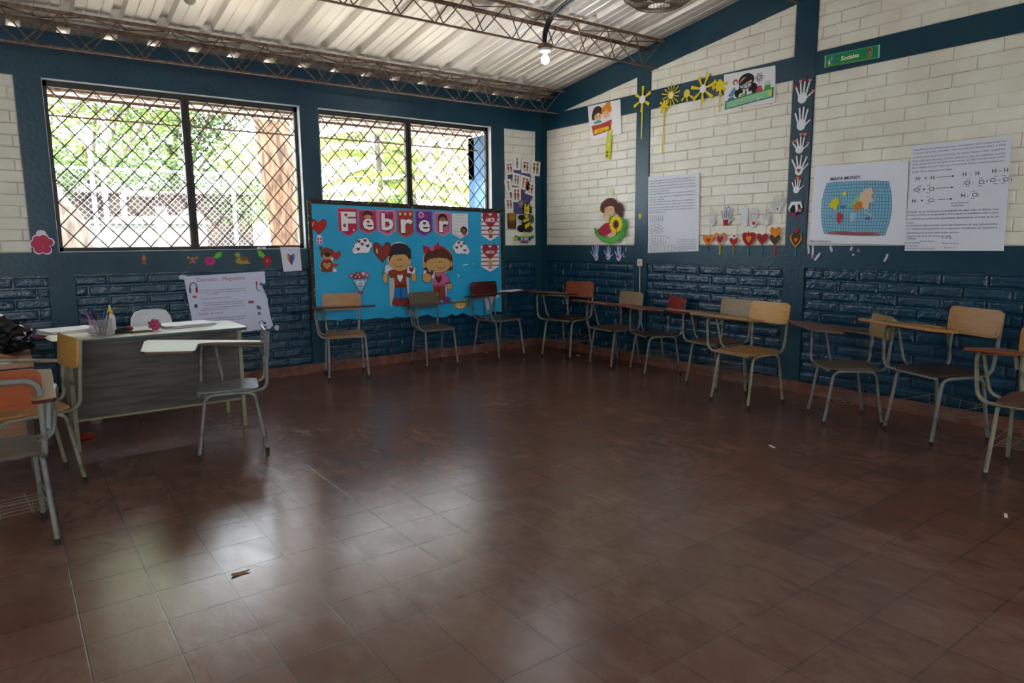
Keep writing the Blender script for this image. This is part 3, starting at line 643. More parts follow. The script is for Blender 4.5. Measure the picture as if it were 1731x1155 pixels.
def text_faces(s, bold=0.0):
    key = (s, bold)
    if key in FCACHE: return FCACHE[key]
    cu = bpy.data.curves.new('t', 'FONT'); cu.body = s; cu.size = 1.0; cu.offset = bold; cu.fill_mode = 'FRONT'; cu.resolution_u = 2
    ob = bpy.data.objects.new('t', cu); COL.objects.link(ob)
    dg = bpy.context.evaluated_depsgraph_get(); me = ob.evaluated_get(dg).to_mesh()
    v = [(p.co.x, p.co.y) for p in me.vertices]; f = [tuple(p.vertices) for p in me.polygons]
    ob.evaluated_get(dg).to_mesh_clear(); bpy.data.objects.remove(ob); bpy.data.curves.remove(cu)
    FCACHE[key] = (v, f); return v, f
ELL = {'L': LW, 'R': RW}
def deco(name, label, cat, wall, cu, cz, w_, h_, items, group=None, rot=0.0, d=0.0035, th=0.0010, fr=None, curl=0.0):
    """items: (hex, poly|[polys]) or ('T', hex, text, x, y, height, bold, xscale); coordinates -1..1 of the half width / half height"""
    m = MB(); mats = []; F = ELL[wall]; c, s = math.cos(rot), math.sin(rot)
    def tf(x, y, dd):
        X, Y = x*w_/2, y*h_/2; X, Y = X*c-Y*s, X*s+Y*c
        return F(cu+X, cz+Y, dd)
    def mi(hx):
        if hx not in mats: mats.append(hx)
        return mats.index(hx)
    dd = d; first = True; last = None
    for it in items:
        if it[0] == 'T':
            _, hx, tx, x, y, ht, bold, xs = it
            if first: first = False
            v, f = text_faces(tx, bold)
            if not v: continue
            wid = max(p[0] for p in v); k = ht/0.7
            asp = h_/w_
            vs = [tf(x+(p[0]-wid/2)*k*asp*xs, y+p[1]*k, dd+0.0005) for p in v]; m.add(vs, f, mi(hx))
            dd += 0.00004 if last == ('T', hx) else 0.0003; last = ('T', hx); continue
        hx, pl = it
        if not first and last != hx: dd += 0.00022
        last = hx; polys = pl if isinstance(pl[0][0], (tuple, list)) else [pl]
        for p in polys:
            m.prism(p, (0.0008 if first else dd-0.0001), dd+(th if first else 0.0003), tf, mi(hx)); dd += (th if first else 0.00002); first = False
    o = m.build(name, [paper(h) for h in mats])
    return tag(o, label, cat, group)
W_, K_ = 'f0efee', '1c1a1c'

# display board (frame slightly askew)
t = thing('display_board', 'blue paper-covered display board in a worn dark frame under the right window', 'display board', (-1.84, 0, 1.12))
BP = mat('cyan_craft_paper', srgb(24, 162, 212), 0.45, col2=srgb(36, 174, 220), nscale=3.0, bump=0.35, bscale=7)
WF = mat('worn_dark_frame', (0.030, 0.020, 0.015), 0.7, col2=(0.30, 0.25, 0.20), nscale=30, lo=0.58, hi=0.68, bump=0.4)
inv = Matrix.Translation((1.84, 0, -1.12))
m = MB(); q = [(-3.030, 0.565), (-0.635, 0.480), (-0.640, 1.700), (-3.025, 1.760)]; m.prism(q, 0.002, 0.026, LW); o = m.build('board_panel', WF, t); o.matrix_parent_inverse = inv
m = MB(); random.seed(5)
edge = [(-3.002, 1.738), (-3.005, 0.60)]; x = -2.99
while x < -0.70: edge.append((x, 0.545-0.035*(x+3)+random.uniform(-0.016, 0.016)*(1.6 if x > -2.0 else 0.5))); x += random.uniform(0.03, 0.09)
edge += [(-0.655, 0.475), (-0.662, 1.678)]
m.prism(edge, 0.0261, 0.0280, LW); o = m.build('backing_paper', BP, t); o.matrix_parent_inverse = inv
m = MB()
for a, b in (((-3.035, 1.775), (-0.630, 1.712)), ((-0.640, 1.712), (-0.630, 0.47)), ((-3.030, 1.775), (-3.040, 0.555))):
    A = Vector(LW(a[0], a[1], 0.02)); B = Vector(LW(b[0], b[1], 0.02)); dv = B-A; L_ = dv.length; dv.normalize()
    zz = Vector((0, 1, 0)); xx = dv; yy = zz.cross(xx)
    m.box((A+B)/2, (L_, 0.026, 0.036), M=Matrix((xx, yy, zz)).transposed())
o = m.build('board_frame', WF, t); o.matrix_parent_inverse = inv
BD = dict(d=0.0290, th=0.0008)
def board(name, label, cat, cu, cz, w_, h_, items, group=None, rot=0.0):
    m0 = deco(name, label, cat, 'L', cu, cz, w_, h_, items, group, rot, d=0.0292, th=0.0008)
    for v in m0.data.vertices:                       # sits on the board, not on the wall
        if v.co.y > -0.028: v.co.y = -0.0283
    return m0
PEN = [(-1, 1), (-1, -0.62), (0, -1), (1, -0.62), (1, 1)]
HR, PK, PU, RR = 'b23a50', 'c04a78', '7a3f96', 'a02c34'
def pennant(lb, cx, cz, w_, h_, col, letter, extra, rim):
    board('letter_pennant', lb, 'pennant', cx, cz, w_, h_, [(rim, PEN), (col, scaled(PEN, 0.90))]+extra, 'monthly banner letters on the blue board')
def L8(ch_, x=0.0, y=-0.42, h=0.95, xs=1.25, inner=True):
    it = [('T', '5a2230', ch_, x+0.03, y-0.03, h, 0.050, xs), ('T', 'f6f2ee', ch_, x, y, h, 0.028, xs)]
    return it
boyface = lambda cx, cy, r, hair='3a2418', skin='c98f5f': [(hair, E(cx, cy+0.08, r*1.15, r*1.0)), (skin, E(cx, cy-0.06, r*0.9, r*0.72)), (K_, E(cx-r*0.35, cy-0.04, 0.02, 0.02, n=8)), (K_, E(cx+r*0.35, cy-0.04, 0.02, 0.02, n=8))]
pennant('dark pink banner pennant with the white letter F', -2.618, 1.554, 0.214, 0.292, 'b8304e', 'F', [('T', 'f6f2ee', 'F', 0.02, -0.52, 1.20, 0.06, 1.35), (HR, Hh(-0.2, 0.5, 0.17, 0.12)), ('8a5a3a', E(-0.38, -0.22, 0.16, 0.13)), ('f0c8d0', [(x_, y_) for x_, y_ in E(0.55, -0.55, 0.12, 0.1, n=5)]), ('f0c8d0', E(-0.7, 0.7, 0.1, 0.08, n=5))], 'd0607a')
pennant('pink-red banner pennant with letter e and a curly-haired child', -2.394, 1.559, 0.207, 0.258, 'b83a56', 'e', [('4a3020', E(0, 0.62, 0.55, 0.30)), ('d8a070', E(0, 0.42, 0.42, 0.18))]+L8('e', 0.02, -0.58, 1.25, 1.2)+[(HR, Hh(0.0, 0.02, 0.16, 0.12))], 'd06a84')
pennant('pink banner pennant with letter b and a large balloon heart', -2.174, 1.549, 0.203, 0.278, 'd0608e', 'b', [('b02850', Hh(0.12, 0.35, 0.62, 0.52)), ('a03028', E(0.1, -0.62, 0.2, 0.1))]+L8('b', 0.02, -0.5, 1.25, 1.25)+[(RR, Hh(0.1, -0.12, 0.16, 0.11))], 'e090b0')
pennant('orange-red banner pennant with the white letter r', -1.949, 1.539, 0.206, 0.303, 'b04038', 'r', [('e8c8b8', Hh(-0.6, 0.72, 0.16, 0.12)), ('e8c8b8', Hh(0.0, 0.72, 0.16, 0.12)), ('e8c8b8', Hh(0.6, 0.72, 0.16, 0.12))]+L8('r', 0.08, -0.58, 1.35, 1.3), 'c86858')
pennant('purple banner pennant with letter e and round sticker', -1.716, 1.546, 0.222, 0.291, '6e3a90', 'e', [('e8a0b8', E(-0.3, 0.66, 0.33, 0.24)), (PK, Hh(-0.3, 0.64, 0.2, 0.15)), ('c04060', Hh(0.3, 0.55, 0.15, 0.12))]+L8('e', 0.02, -0.58, 1.25, 1.2)+[('7a2a50', Hh(0.05, 0.02, 0.18, 0.13))], '9a68b4')
pennant('rosy banner pennant with letter r and a dark-haired child', -1.473, 1.540, 0.215, 0.274, 'cf6a92', 'r', [('2e1c16', E(0, 0.45, 0.58, 0.42)), ('a8704a', E(0, 0.38, 0.42, 0.24)), ('2e1c16', E(0, -0.02, 0.5, 0.2))]+L8('r', 0.08, -0.6, 1.3, 1.3), 'e096b4')
dots = []
for a in range(5):
    for b in range(5): dots.append((K_, E(-0.62+a*0.31, 0.62-b*0.26, 0.035, 0.03, n=6)))
board('calendar_pennant', 'white pennant with a dotted monthly calendar and a round child face', 'pennant', -1.239, 1.522, 0.223, 0.295, [('e8b8c8', PEN), ('ece8ea', scaled(PEN, 0.94)), ('d8a8b8', stroke([(-0.6, 0.86), (0.6, 0.86)], 0.05)), ('c05080', stroke(arc(-0.05, 0.0, 0.78, 0.80, 200, 300), 0.04))]+dots+[('3a241c', E(0.45, -0.33, 0.42, 0.30)), ('8a5a40', E(0.42, -0.38, 0.28, 0.2)), (PK, [(0.2, -0.62), (0.9, -0.6), (0.5, -0.75)])])
def lovebanner(lb, cx, cz, w_, h_, word, extra, ts):
    st = [('b04048', R4(-1, 0.92-k*0.30, 1, 1.0-k*0.30)) for k in range(6)]
    board('word_banner', lb, 'banner', cx, cz, w_, h_, [('f0e8ea', PEN)]+st+[('f0e8ea', E(0, 0.1, 0.02, 0.02, n=4)), ('7c2026', Hh(0, 0.45, 0.86, 0.56)), ('aa3038', Hh(0, 0.45, 0.80, 0.50))]+[('T', 'f8f4f0', word, 0.0, 0.34, ts*1.25, 0.02, 0.66)]+extra, 'love and friendship banners')
lovebanner('striped banner with a red heart reading AMOR', -0.812, 1.516, 0.256, 0.336, 'AMOR', [('4a3020', E(0, -0.28, 0.28, 0.2)), ('d8a070', E(0, -0.34, 0.2, 0.15)), ('b04860', R4(-0.2, -0.80, 0.22, -0.5))], 0.24)
lovebanner('striped banner with a red heart reading AMISTAD', -0.820, 1.142, 0.262, 0.326, 'AMISTAD', [('d0a838', R4(-0.3, -0.38, 0.3, -0.14)), ('c89a68', E(0, -0.48, 0.2, 0.14)), ('d87898', R4(-0.2, -0.82, 0.2, -0.6))], 0.17)
# balloon with gift, bear, clouds, bouquet
board('heart_balloon', 'red heart balloon with a little pink gift at the left end of the blue board', 'paper cut-out', -2.938, 1.457, 0.176, 0.251, [('701c1c', Hh(0, 0.40, 1.0, 0.62)), ('c03026', Hh(0, 0.40, 0.92, 0.56)), ('f4dcd4', stroke(arc(-0.45, 0.55, 0.25, 0.22, 110, 200, 6), 0.07)), ('f0f0f0', R4(-0.22, -0.42, 0.22, -0.28)), ('f4d8e0', R4(-0.34, -1, 0.34, -0.42)), ('d04878', R4(-0.28, -0.95, 0.28, -0.48)), ('f4d8e0', R4(-0.06, -0.95, 0.06, -0.48)), ('f4d8e0', R4(-0.28, -0.76, 0.28, -0.68))])
board('paper_bear', 'brown bear cut-out holding a red heart on the blue board', 'paper cut-out', -2.835, 1.177, 0.238, 0.274,
      [('d9cfc8', E(-0.28, -0.45, 0.66, 0.54)), ('7a4420', E(-0.30, -0.45, 0.60, 0.50)), ('7a4420', E(-0.32, -0.82, 0.55, 0.17)), ('7a4420', E(-0.78, 0.82, 0.16, 0.16)), ('7a4420', E(0.18, 0.62, 0.16, 0.16)), ('80492a', E(-0.28, 0.42, 0.56, 0.46)), ('c09468', E(-0.24, 0.16, 0.40, 0.24)), ('2c2622', E(-0.20, 0.34, 0.26, 0.18)), ('9c2430', E(-0.3, -0.12, 0.48, 0.10)), ('c08a5c', Hh(-0.28, -0.5, 0.36, 0.26)), ('7a1c22', Hh(0.58, 0.26, 0.44, 0.36)), ('c0343a', Hh(0.58, 0.26, 0.38, 0.31)), ('f0e8e0', E(0.2, 0.0, 0.1, 0.12)), ('c04858', [(0.2, -0.3), (0.85, -0.38), (0.55, -0.58), (0.2, -0.62)]), ('eeeae6', E(0.38, -0.86, 0.18, 0.12))])
def cloud(lb, cx, cz, w_, h_, flip):
    f = -1 if flip else 1
    C = [(-0.62, -0.45, 0.36, 0.45), (-0.2, -0.35, 0.5, 0.5), (0.3, -0.35, 0.5, 0.5), (0.68, 0.1, 0.32, 0.4), (0.3, 0.52, 0.42, 0.44), (-0.12, 0.45, 0.42, 0.42), (-0.4, 0.0, 0.4, 0.4)]
    it = [('46506a', E(f*a, b, c_, d_)) for a, b, c_, d_ in C]+[('f2f2f6', E(f*a, b, c_*0.88, d_*0.88)) for a, b, c_, d_ in C]+[('f2f2f6', E(0, 0, 0.6, 0.5))]
    for k, (a, b, cc) in enumerate(((-0.38, -0.35, HR), (0.0, 0.2, HR), (0.5, 0.0, '6a4428'), (0.28, 0.6, '7a2c34'), (-0.3, 0.5, '7a5a30'))): it += [(K_, Hh(f*a, b, 0.16, 0.19)), (cc, Hh(f*a, b, 0.12, 0.15))]
    it += [('5a5a6a', q_) for q_ in stroke(arc(f*0.72, 0.1, 0.14, 0.18, 0, 270, 8), 0.035)]+[('5a5a6a', q_) for q_ in stroke(arc(f*-0.68, -0.45, 0.14, 0.18, 0, 270, 8), 0.035)]
    board('paper_cloud', lb, 'paper cut-out', cx, cz, w_, h_, it, 'white paper clouds with hearts')
cloud('white cloud cut-out with hearts left of the cartoon boy', -2.471, 1.306, 0.243, 0.190, False)
cloud('white cloud cut-out with hearts right of the cartoon girl', -1.230, 1.273, 0.244, 0.184, True)
fl_ = []
for a, b, cc in ((-0.75, 0.72, 'd07888'), (-0.4, 0.62, 'a8323c'), (-0.05, 0.6, 'c04a58'), (0.3, 0.66, 'a8323c'), (0.65, 0.7, 'd07888'), (-0.2, 0.82, 'b84858'), (0.3, 0.85, 'e0a0a8')): fl_ += [('5c1a24', E(a, b, 0.25, 0.2)), (cc, E(a, b, 0.21, 0.165)), ('f0d0c8', E(a, b, 0.07, 0.06, n=8))]
board('paper_bouquet', 'smiling flower bouquet cut-out in a pale blue wrap', 'paper cut-out', -2.511, 0.907, 0.253, 0.252, fl_+[('2e4a60', [(-0.78, 0.42), (0.78, 0.42), (0.16, -0.62), (-0.16, -0.62)]), ('9cc0da', [(-0.70, 0.38), (0.70, 0.38), (0.12, -0.58), (-0.12, -0.58)]), (W_, E(-0.18, 0.08, 0.15, 0.18)), (W_, E(0.18, 0.08, 0.15, 0.18)), (K_, E(-0.14, 0.05, 0.06, 0.08, n=10)), (K_, E(0.14, 0.05, 0.06, 0.08, n=10))]+[('30405a', q_) for q_ in stroke(arc(0, -0.12, 0.14, 0.1, 200, 340, 6), 0.035)]+[('b02838', [(-0.22, -0.62), (-0.2, -0.92), (0, -0.76), (0.2, -0.92), (0.22, -0.62), (0, -0.7)])])
SK, SKO = 'd2a467', '5a3a20'
# the boy
board('cartoon_boy', 'cartoon boy cut-out with heart balloon and letter on the blue board', 'paper cut-out', -2.090, 0.991, 0.525, 0.716,
      [('c8c2ba', E(0.20, 0.55, 0.56, 0.45)), ('c8c2ba', R4(-0.30, -0.95, 0.62, 0.3)), ('7a5a48', stroke([(-0.42, 0.42), (-0.62, 0.02)], 0.03)[0]),
       ('e6e2ee', [(-0.45, 0.30), (-0.05, 0.28), (-0.05, 0.06), (-0.50, 0.02)]), ('9a8a90', stroke([(-0.45, 0.3), (-0.05, 0.1)], 0.012)[0]),
       (SKO, E(-0.48, -0.10, 0.13, 0.17)), (SK, E(-0.48, -0.10, 0.11, 0.15)), (SKO, E(0.86, -0.10, 0.14, 0.155)), (SK, E(0.86, -0.10, 0.12, 0.14)),
       ('5a1c14', [(-0.36, 0.10), (-0.10, 0.16), (0.48, 0.16), (0.72, 0.0), (0.66, -0.14), (0.48, -0.06), (0.50, -0.40), (-0.06, -0.40), (-0.06, -0.10), (-0.26, -0.10)]),
       ('96402c', [(-0.34, 0.09), (-0.10, 0.14), (0.47, 0.14), (0.69, 0.0), (0.65, -0.11), (0.46, -0.04), (0.48, -0.30), (-0.04, -0.30), (-0.04, -0.08), (-0.24, -0.08)]),
       ('7a2c22', R4(-0.06, -0.40, 0.50, -0.30)), (W_, Hh(0.20, -0.12, 0.13, 0.12)),
       ('123a60', [(-0.06, -0.40), (0.50, -0.40), (0.54, -0.80), (-0.16, -0.80)]), ('1f74b8', [(-0.05, -0.41), (0.21, -0.41), (0.19, -0.79), (-0.14, -0.79)]), ('1f74b8', [(0.24, -0.41), (0.48, -0.41), (0.51, -0.79), (0.24, -0.79)]),
       ('3a1414', E(0.04, -0.86, 0.26, 0.13)), ('8a3030', E(0.04, -0.86, 0.24, 0.115)), ('3a1414', E(0.42, -0.86, 0.22, 0.13)), ('8a3030', E(0.42, -0.86, 0.20, 0.115)),
       ('2c1a10', E(0.20, 0.42, 0.50, 0.31)), (SK, E(-0.24, 0.36, 0.08, 0.08)), (SK, E(0.66, 0.36, 0.08, 0.08)), (SK, E(0.20, 0.38, 0.46, 0.275)),
       ('322f33', [(-0.30, 0.52), (-0.28, 0.80), (-0.05, 0.93), (0.25, 0.96), (0.55, 0.90), (0.75, 0.75), (0.76, 0.45), (0.64, 0.50), (0.60, 0.62), (0.0, 0.60), (-0.18, 0.62)]),
       (K_, E(0.13, 0.45, 0.028, 0.025, n=10)), (K_, E(0.24, 0.45, 0.028, 0.025, n=10))]+[('4a2c18', q_) for q_ in stroke(arc(0.16, 0.38, 0.23, 0.15, 195, 345, 10), 0.018)]
      +[('5a1a16', Hh(-0.58, 0.68, 0.41, 0.31)), ('94392c', Hh(-0.58, 0.68, 0.37, 0.275)), ('e8c8c0', E(-0.82, 0.72, 0.035, 0.08, 0.2, 10)),
       ('4a4048', [(0.50, 0.03), (0.54, 0.28), (0.96, 0.22), (0.92, -0.02)]), ('ece8ee', [(0.52, 0.04), (0.555, 0.265), (0.94, 0.21), (0.905, -0.01)]), ('8a2c38', Hh(0.74, 0.13, 0.12, 0.09)), ('6a606a', stroke([(0.55, 0.26), (0.74, 0.14)], 0.012)[0]), ('6a606a', stroke([(0.94, 0.21), (0.74, 0.14)], 0.012)[0])])
board('cartoon_girl', 'cartoon girl cut-out with pink bow and letter on the blue board', 'paper cut-out', -1.556, 0.984, 0.416, 0.721,
      [('c8c2ba', E(0.05, 0.45, 0.98, 0.42)), ('c8c2ba', R4(-0.35, -0.92, 0.55, 0.3)), ('3c2018', E(0.08, 0.45, 0.92, 0.38)), ('3c2018', R4(-0.84, 0.12, -0.55, 0.5)), ('3c2018', R4(0.52, 0.08, 0.98, 0.5)), ('5e3624', R4(0.56, 0.10, 0.94, 0.5)),
       (SKO, E(0.74, -0.42, 0.20, 0.13)), (SK, E(0.74, -0.42, 0.17, 0.115)),
       ('5a2030', [(-0.30, 0.02), (0.35, 0.06), (0.70, -0.10), (0.80, -0.34), (0.50, -0.36), (0.46, -0.44), (-0.34, -0.44)]), ('c46a9c', [(-0.28, 0.0), (0.34, 0.04), (0.66, -0.10), (0.76, -0.29), (0.50, -0.31), (0.42, -0.38), (-0.32, -0.36)]), ('a84468', R4(-0.33, -0.44, 0.44, -0.36)), ('6a241c', Hh(0.05, -0.2, 0.20, 0.13)),
       ('5a241c', [(-0.32, -0.44), (0.44, -0.44), (0.50, -0.86), (-0.28, -0.86)]), ('8a3c30', [(-0.29, -0.45), (0.06, -0.45), (0.05, -0.84), (-0.25, -0.84)]), ('8a3c30', [(0.10, -0.45), (0.41, -0.45), (0.47, -0.84), (0.10, -0.84)]), ('4a2068', E(0.52, -0.86, 0.28, 0.10)), ('6e3a9a', E(0.52, -0.86, 0.25, 0.085)), ('6e3a9a', E(-0.1, -0.90, 0.26, 0.08)),
       (SK, E(-0.82, 0.28, 0.13, 0.09)), (SK, E(0.84, 0.28, 0.12, 0.09)), (SKO, E(0.05, 0.28, 0.82, 0.275)), (SK, E(0.05, 0.28, 0.79, 0.26)),
       ('5e3624', [(-0.80, 0.38), (-0.74, 0.66), (-0.4, 0.82), (0.1, 0.86), (0.55, 0.78), (0.84, 0.60), (0.88, 0.38), (0.6, 0.46), (0.1, 0.50), (-0.4, 0.47), (-0.62, 0.42)])]
      +[('40221a', stroke([(x_, 0.50), (x_*0.9, 0.72)], 0.014)[0]) for x_ in (-0.5, -0.35, -0.2, -0.05, 0.1, 0.25, 0.4, 0.55)]
      +[('a02848', q_) for q_ in stroke(arc(0.05, 0.42, 0.86, 0.42, 20, 130, 14), 0.06)]+[('b8284c', [(-0.30, 0.80), (-0.90, 0.90), (-0.84, 0.62)]), ('b8284c', [(-0.30, 0.80), (0.10, 1.0), (0.16, 0.76)]), ('d86a90', E(-0.32, 0.79, 0.14, 0.07)),
       (K_, E(0.12, 0.36, 0.032, 0.022, n=10)), (K_, E(0.24, 0.36, 0.032, 0.022, n=10))]+[('4a2c18', q_) for q_ in stroke(arc(0.22, 0.28, 0.28, 0.13, 190, 340, 10), 0.018)]
      +[('4a4048', [(-0.98, -0.10), (-0.92, 0.13), (-0.16, 0.10), (-0.22, -0.18)]), ('ece8ee', [(-0.95, -0.085), (-0.895, 0.115), (-0.19, 0.085), (-0.245, -0.165)]), ('7a2c2c', Hh(-0.50, 0.0, 0.24, 0.11)), (SKO, E(-0.70, -0.13, 0.30, 0.155)), (SK, E(-0.70, -0.13, 0.27, 0.14))])
board('paper_lion', 'yellow lion face cut-out at the torn lower edge of the blue board', 'paper cut-out', -1.254, 0.604, 0.206, 0.116, [('c8a850', E(-0.7, 0.6, 0.22, 0.3)), ('c8a850', E(0.7, 0.6, 0.22, 0.3)), ('a88838', E(0, 0, 0.95, 0.95)), ('d8c078', E(0, -0.05, 0.72, 0.75)), ('7a5a28', E(-0.3, 0.15, 0.07, 0.1, n=8)), ('7a5a28', E(0.3, 0.15, 0.07, 0.1, n=8)), ('e8dcb0', E(0, -0.3, 0.4, 0.3)), ('6a3a28', E(0, -0.15, 0.14, 0.12))])
random.seed(12)
for k, (x, z) in enumerate(((-1.62, 0.70),)): board('torn_patch', 'small torn white heart-shaped patch between the cartoon boy and girl', 'paper scrap', -1.815, 0.735, 0.07, 0.05, [('dfe6ea', Hh(0, 0, 1, 1))])
board('worn_scratches', 'white and dark scratches where a cut-out was torn off the blue board', 'torn paper', -1.19, 1.0, 0.30, 0.22, [('e8eef0', stroke([(-0.1, 0.62), (0.35, 0.70)], 0.10)[0]), ('e8eef0', E(0.8, 0.72, 0.05, 0.05, n=6)), ('e0e8ea', stroke([(-0.65, -0.3), (-0.5, -0.6)], 0.08)[0])]+[('20485a', E(random.uniform(-0.9, 0.3), random.uniform(-0.7, 0.6), 0.03, 0.03, n=6)) for _ in range(26)])
board('lower_paper_sheet', 'crumpled white sheet stuck to the lower right corner of the blue board', 'paper', -0.80, 0.62, 0.28, 0.26, [('d6d6e6', [(-1, 0.85), (-0.4, 1), (0.9, 0.4), (0.2, 0.1), (-0.5, -0.9)])])

# paper things on the window wall
petals = [E(0.62*math.cos(math.radians(a)), -0.22+0.50*math.sin(math.radians(a)), 0.42, 0.33) for a in (20, 75, 125, 175, 235, 300)]
deco('paper_flower', 'large pink paper flower with white top left of the windows', 'paper cut-out', 'L', -5.284, 1.375, 0.153, 0.193, [('d4d8dc', E(0, 0.70, 0.46, 0.30)), ('d4d8dc', E(0, 0.45, 0.56, 0.25))]+[('eceaf0', [(x_*1.12, (y_+0.22)*1.12-0.22) for x_, y_ in p]) for p in petals]+[('c2405e', p) for p in petals]+[('c2405e', E(0, -0.22, 0.5, 0.4)), ('e88a9a', stroke([(0.0, 0.0), (0.05, -0.5)], 0.04)[0]), ('93284a', stroke([(-0.05, 0.1), (-0.02, -0.35)], 0.03)[0])], d=0.004)
deco('paper_gnome', 'tiny brown and orange paper figure under the left window', 'paper cut-out', 'L', -4.547, 1.215, 0.062, 0.095, [('8a5430', E(0, 0.1, 0.6, 0.75)), ('b87838', [(-0.3, 0.5), (0, 1), (0.3, 0.5)]), ('b07a58', E(0, 0.2, 0.35, 0.3)), ('a05a30', R4(-0.5, -0.95, -0.1, -0.4)), ('a05a30', R4(0.1, -0.95, 0.5, -0.4))])
deco('paper_butterfly', 'small faded orange paper butterfly under the left window', 'paper cut-out', 'L', -4.145, 1.204, 0.098, 0.085, [('b88a58', [(0, 0), (-0.9, 0.85), (-0.95, 0.15)]), ('b88a58', [(0, 0), (0.95, 0.8), (0.9, 0.1)]), ('a87850', [(0, 0), (-0.75, -0.85), (-0.2, -0.8)]), ('a87850', [(0, 0), (0.75, -0.85), (0.2, -0.8)]), ('c86a78', E(0, 0, 0.15, 0.7))])
def leafflower(lb, cx, cz, w_, h_, fc, fx, fy, lx, centre, rot):
    ps = [E(fx+0.34*math.cos(math.radians(a)), fy+0.36*math.sin(math.radians(a)), 0.27, 0.29) for a in range(0, 360, 60)]
    deco('paper_flower', lb, 'paper cut-out', 'L', cx, cz, w_, h_, [('3f9a3a', lx), ('6abf4a', scaled(lx, 0.72, sum(p[0] for p in lx)/len(lx), sum(p[1] for p in lx)/len(lx)))]+[(fc, p) for p in ps]+[(fc, E(fx, fy, 0.3, 0.3)), (centre, E(fx, fy, 0.17, 0.2))])
leafflower('bright pink paper flower with a green leaf under the left window', -3.961, 1.210, 0.168, 0.137, 'c43c86', -0.42, -0.35, [(-0.1, 0.05), (0.25, 0.75), (0.98, 0.98), (0.9, 0.25), (0.35, -0.1)], 'b03070', 0)
leafflower('red paper flower with a blue centre and green leaf under the left window', -3.492, 1.204, 0.149, 0.168, 'b41c24', 0.32, -0.35, [(-0.98, 0.98), (-0.3, 0.85), (0.25, 0.15), (-0.1, -0.1), (-0.75, 0.2)], '3a8a9a', 0)
deco('paper_turtle', 'yellow-green paper chick with a brown wing under the left window', 'paper cut-out', 'L', -3.701, 1.204, 0.159, 0.125, [('8a8a34', E(-0.1, -0.35, 0.75, 0.55)), ('a89a44', E(-0.05, -0.38, 0.65, 0.45)), ('7a7a30', E(-0.55, 0.52, 0.36, 0.42)), ('9aa050', E(-0.52, 0.55, 0.28, 0.34)), ('8a5a34', E(0.22, -0.05, 0.45, 0.36, 0.4)), ('b89a4c', [(0.5, -0.4), (0.98, -0.8), (0.3, -0.85)])])
deco('heart_drawing', 'white sheet with a rainbow-striped heart hanging left of the blue board', 'drawing', 'L', -3.231, 1.185, 0.209, 0.245, [('dcdff0', [(-0.98, 1), (0.92, 0.98), (1, -0.95), (-0.78, -1)]), ('c8c23a', [(-0.42, 0.35), (-0.26, 0.48), (-0.24, -0.12), (-0.40, 0.10)]), ('c0504a', [(-0.25, 0.48), (-0.08, 0.36), (-0.04, -0.42), (-0.24, -0.14)]), ('5a2a80', [(-0.07, 0.34), (0.05, 0.30), (0.04, -0.50), (-0.03, -0.44)]), ('2c4ac0', [(0.06, 0.32), (0.24, 0.48), (0.20, -0.22), (0.05, -0.48)]), ('3aa0b8', [(0.25, 0.47), (0.42, 0.30), (0.34, 0.0), (0.22, -0.18)]), ('T', '8a90a0', 'Respeto', 0, 0.70, 0.07, 0.0, 1.0)])
deco('candy_wrapper', 'tiny red and white strip taped to the window sill', 'sticker', 'L', -3.514, 1.303, 0.079, 0.020, [('e0d8e0', R4(-1, -1, 1, 1)), ('d06a78', R4(-0.5, -0.8, 0.3, 0.8))])
# magnetism poster, torn along its right edge
def tl(s, n): return s
mg = [('d4daf2', [(-1, 0.93), (0.985, 0.98), (0.98, 0.58), (0.84, 0.57), (0.93, 0.30), (1.0, 0.0), (1.05, -0.55), (1.10, -0.86), (1.02, -0.97), (0.2, -1.0), (-0.86, -0.96)])]
mg += [('T', 'b04a5c', 'Dominio   Magnético', -0.12, 0.74, 0.13, 0.0, 0.95)]
for k, (tx, y) in enumerate((('Física y magnetismo de los dominios magnéticos: como se forman', 0.44), ('el dominio y comportamiento de los cuerpos que generan fuerzas', 0.37), ('de los materiales', 0.31), ('para la materia, los cuerpos magnéticos están en movimiento', 0.03), ('contiene materiales con propiedades y cargas eléctricas', -0.04), ('pueden ser atraídos hacia el elemento si están de los polos', -0.13), ('magnéticos dentro de los materiales', -0.19), ('los dominios son pequeñas regiones o zonas de los materiales', -0.48), ('que se observan en el campo magnético y magnetizan', -0.56), ('cada dominio apunta hacia una dirección', -0.63))):
    mg += [('T', '3a4468', tx, -0.10 if len(tx) > 45 else -0.35, y, 0.040, 0.006, 0.95)]
mg += [('T', 'a04468', 'El comportamiento de la materia', -0.28, 0.17, 0.048, 0.0, 1.0), ('T', 'b02c50', 'Tamaño de Fuerza', -0.44, -0.32, 0.07, 0.0, 1.0), ('T', 'a04468', 'Electricidad', -0.55, -0.74, 0.06, 0.0, 1.0)]
mg += [('7a8088', q_) for q_ in stroke(arc(-0.80, 0.56, 0.085, 0.16, 0, 180, 10), 0.04)]+[('3a3c4c', R4(-0.905, 0.40, -0.86, 0.56)), ('c02840', R4(-0.755, 0.40, -0.70, 0.56)), ('d04878', Hh(-0.79, 0.27, 0.05, 0.05))]
mg += [('7a8088', q_) for q_ in stroke(arc(0.80, 0.46, 0.06, 0.12, 170, 300, 8), 0.03)]+[('c02840', R4(0.73, 0.50, 0.77, 0.66)), ('28387a', R4(0.84, 0.48, 0.88, 0.62)), ('3c4468', E(-0.78, -0.02, 0.04, 0.06)), ('c04a60', R4(0.56, -0.06, 0.64, 0.02)), ('44507c', R4(0.50, -0.05, 0.55, 0.01)), ('6a7080', E(0.76, -0.22, 0.05, 0.08, 0.5)), ('6a7080', E(0.76, -0.42, 0.045, 0.05))]
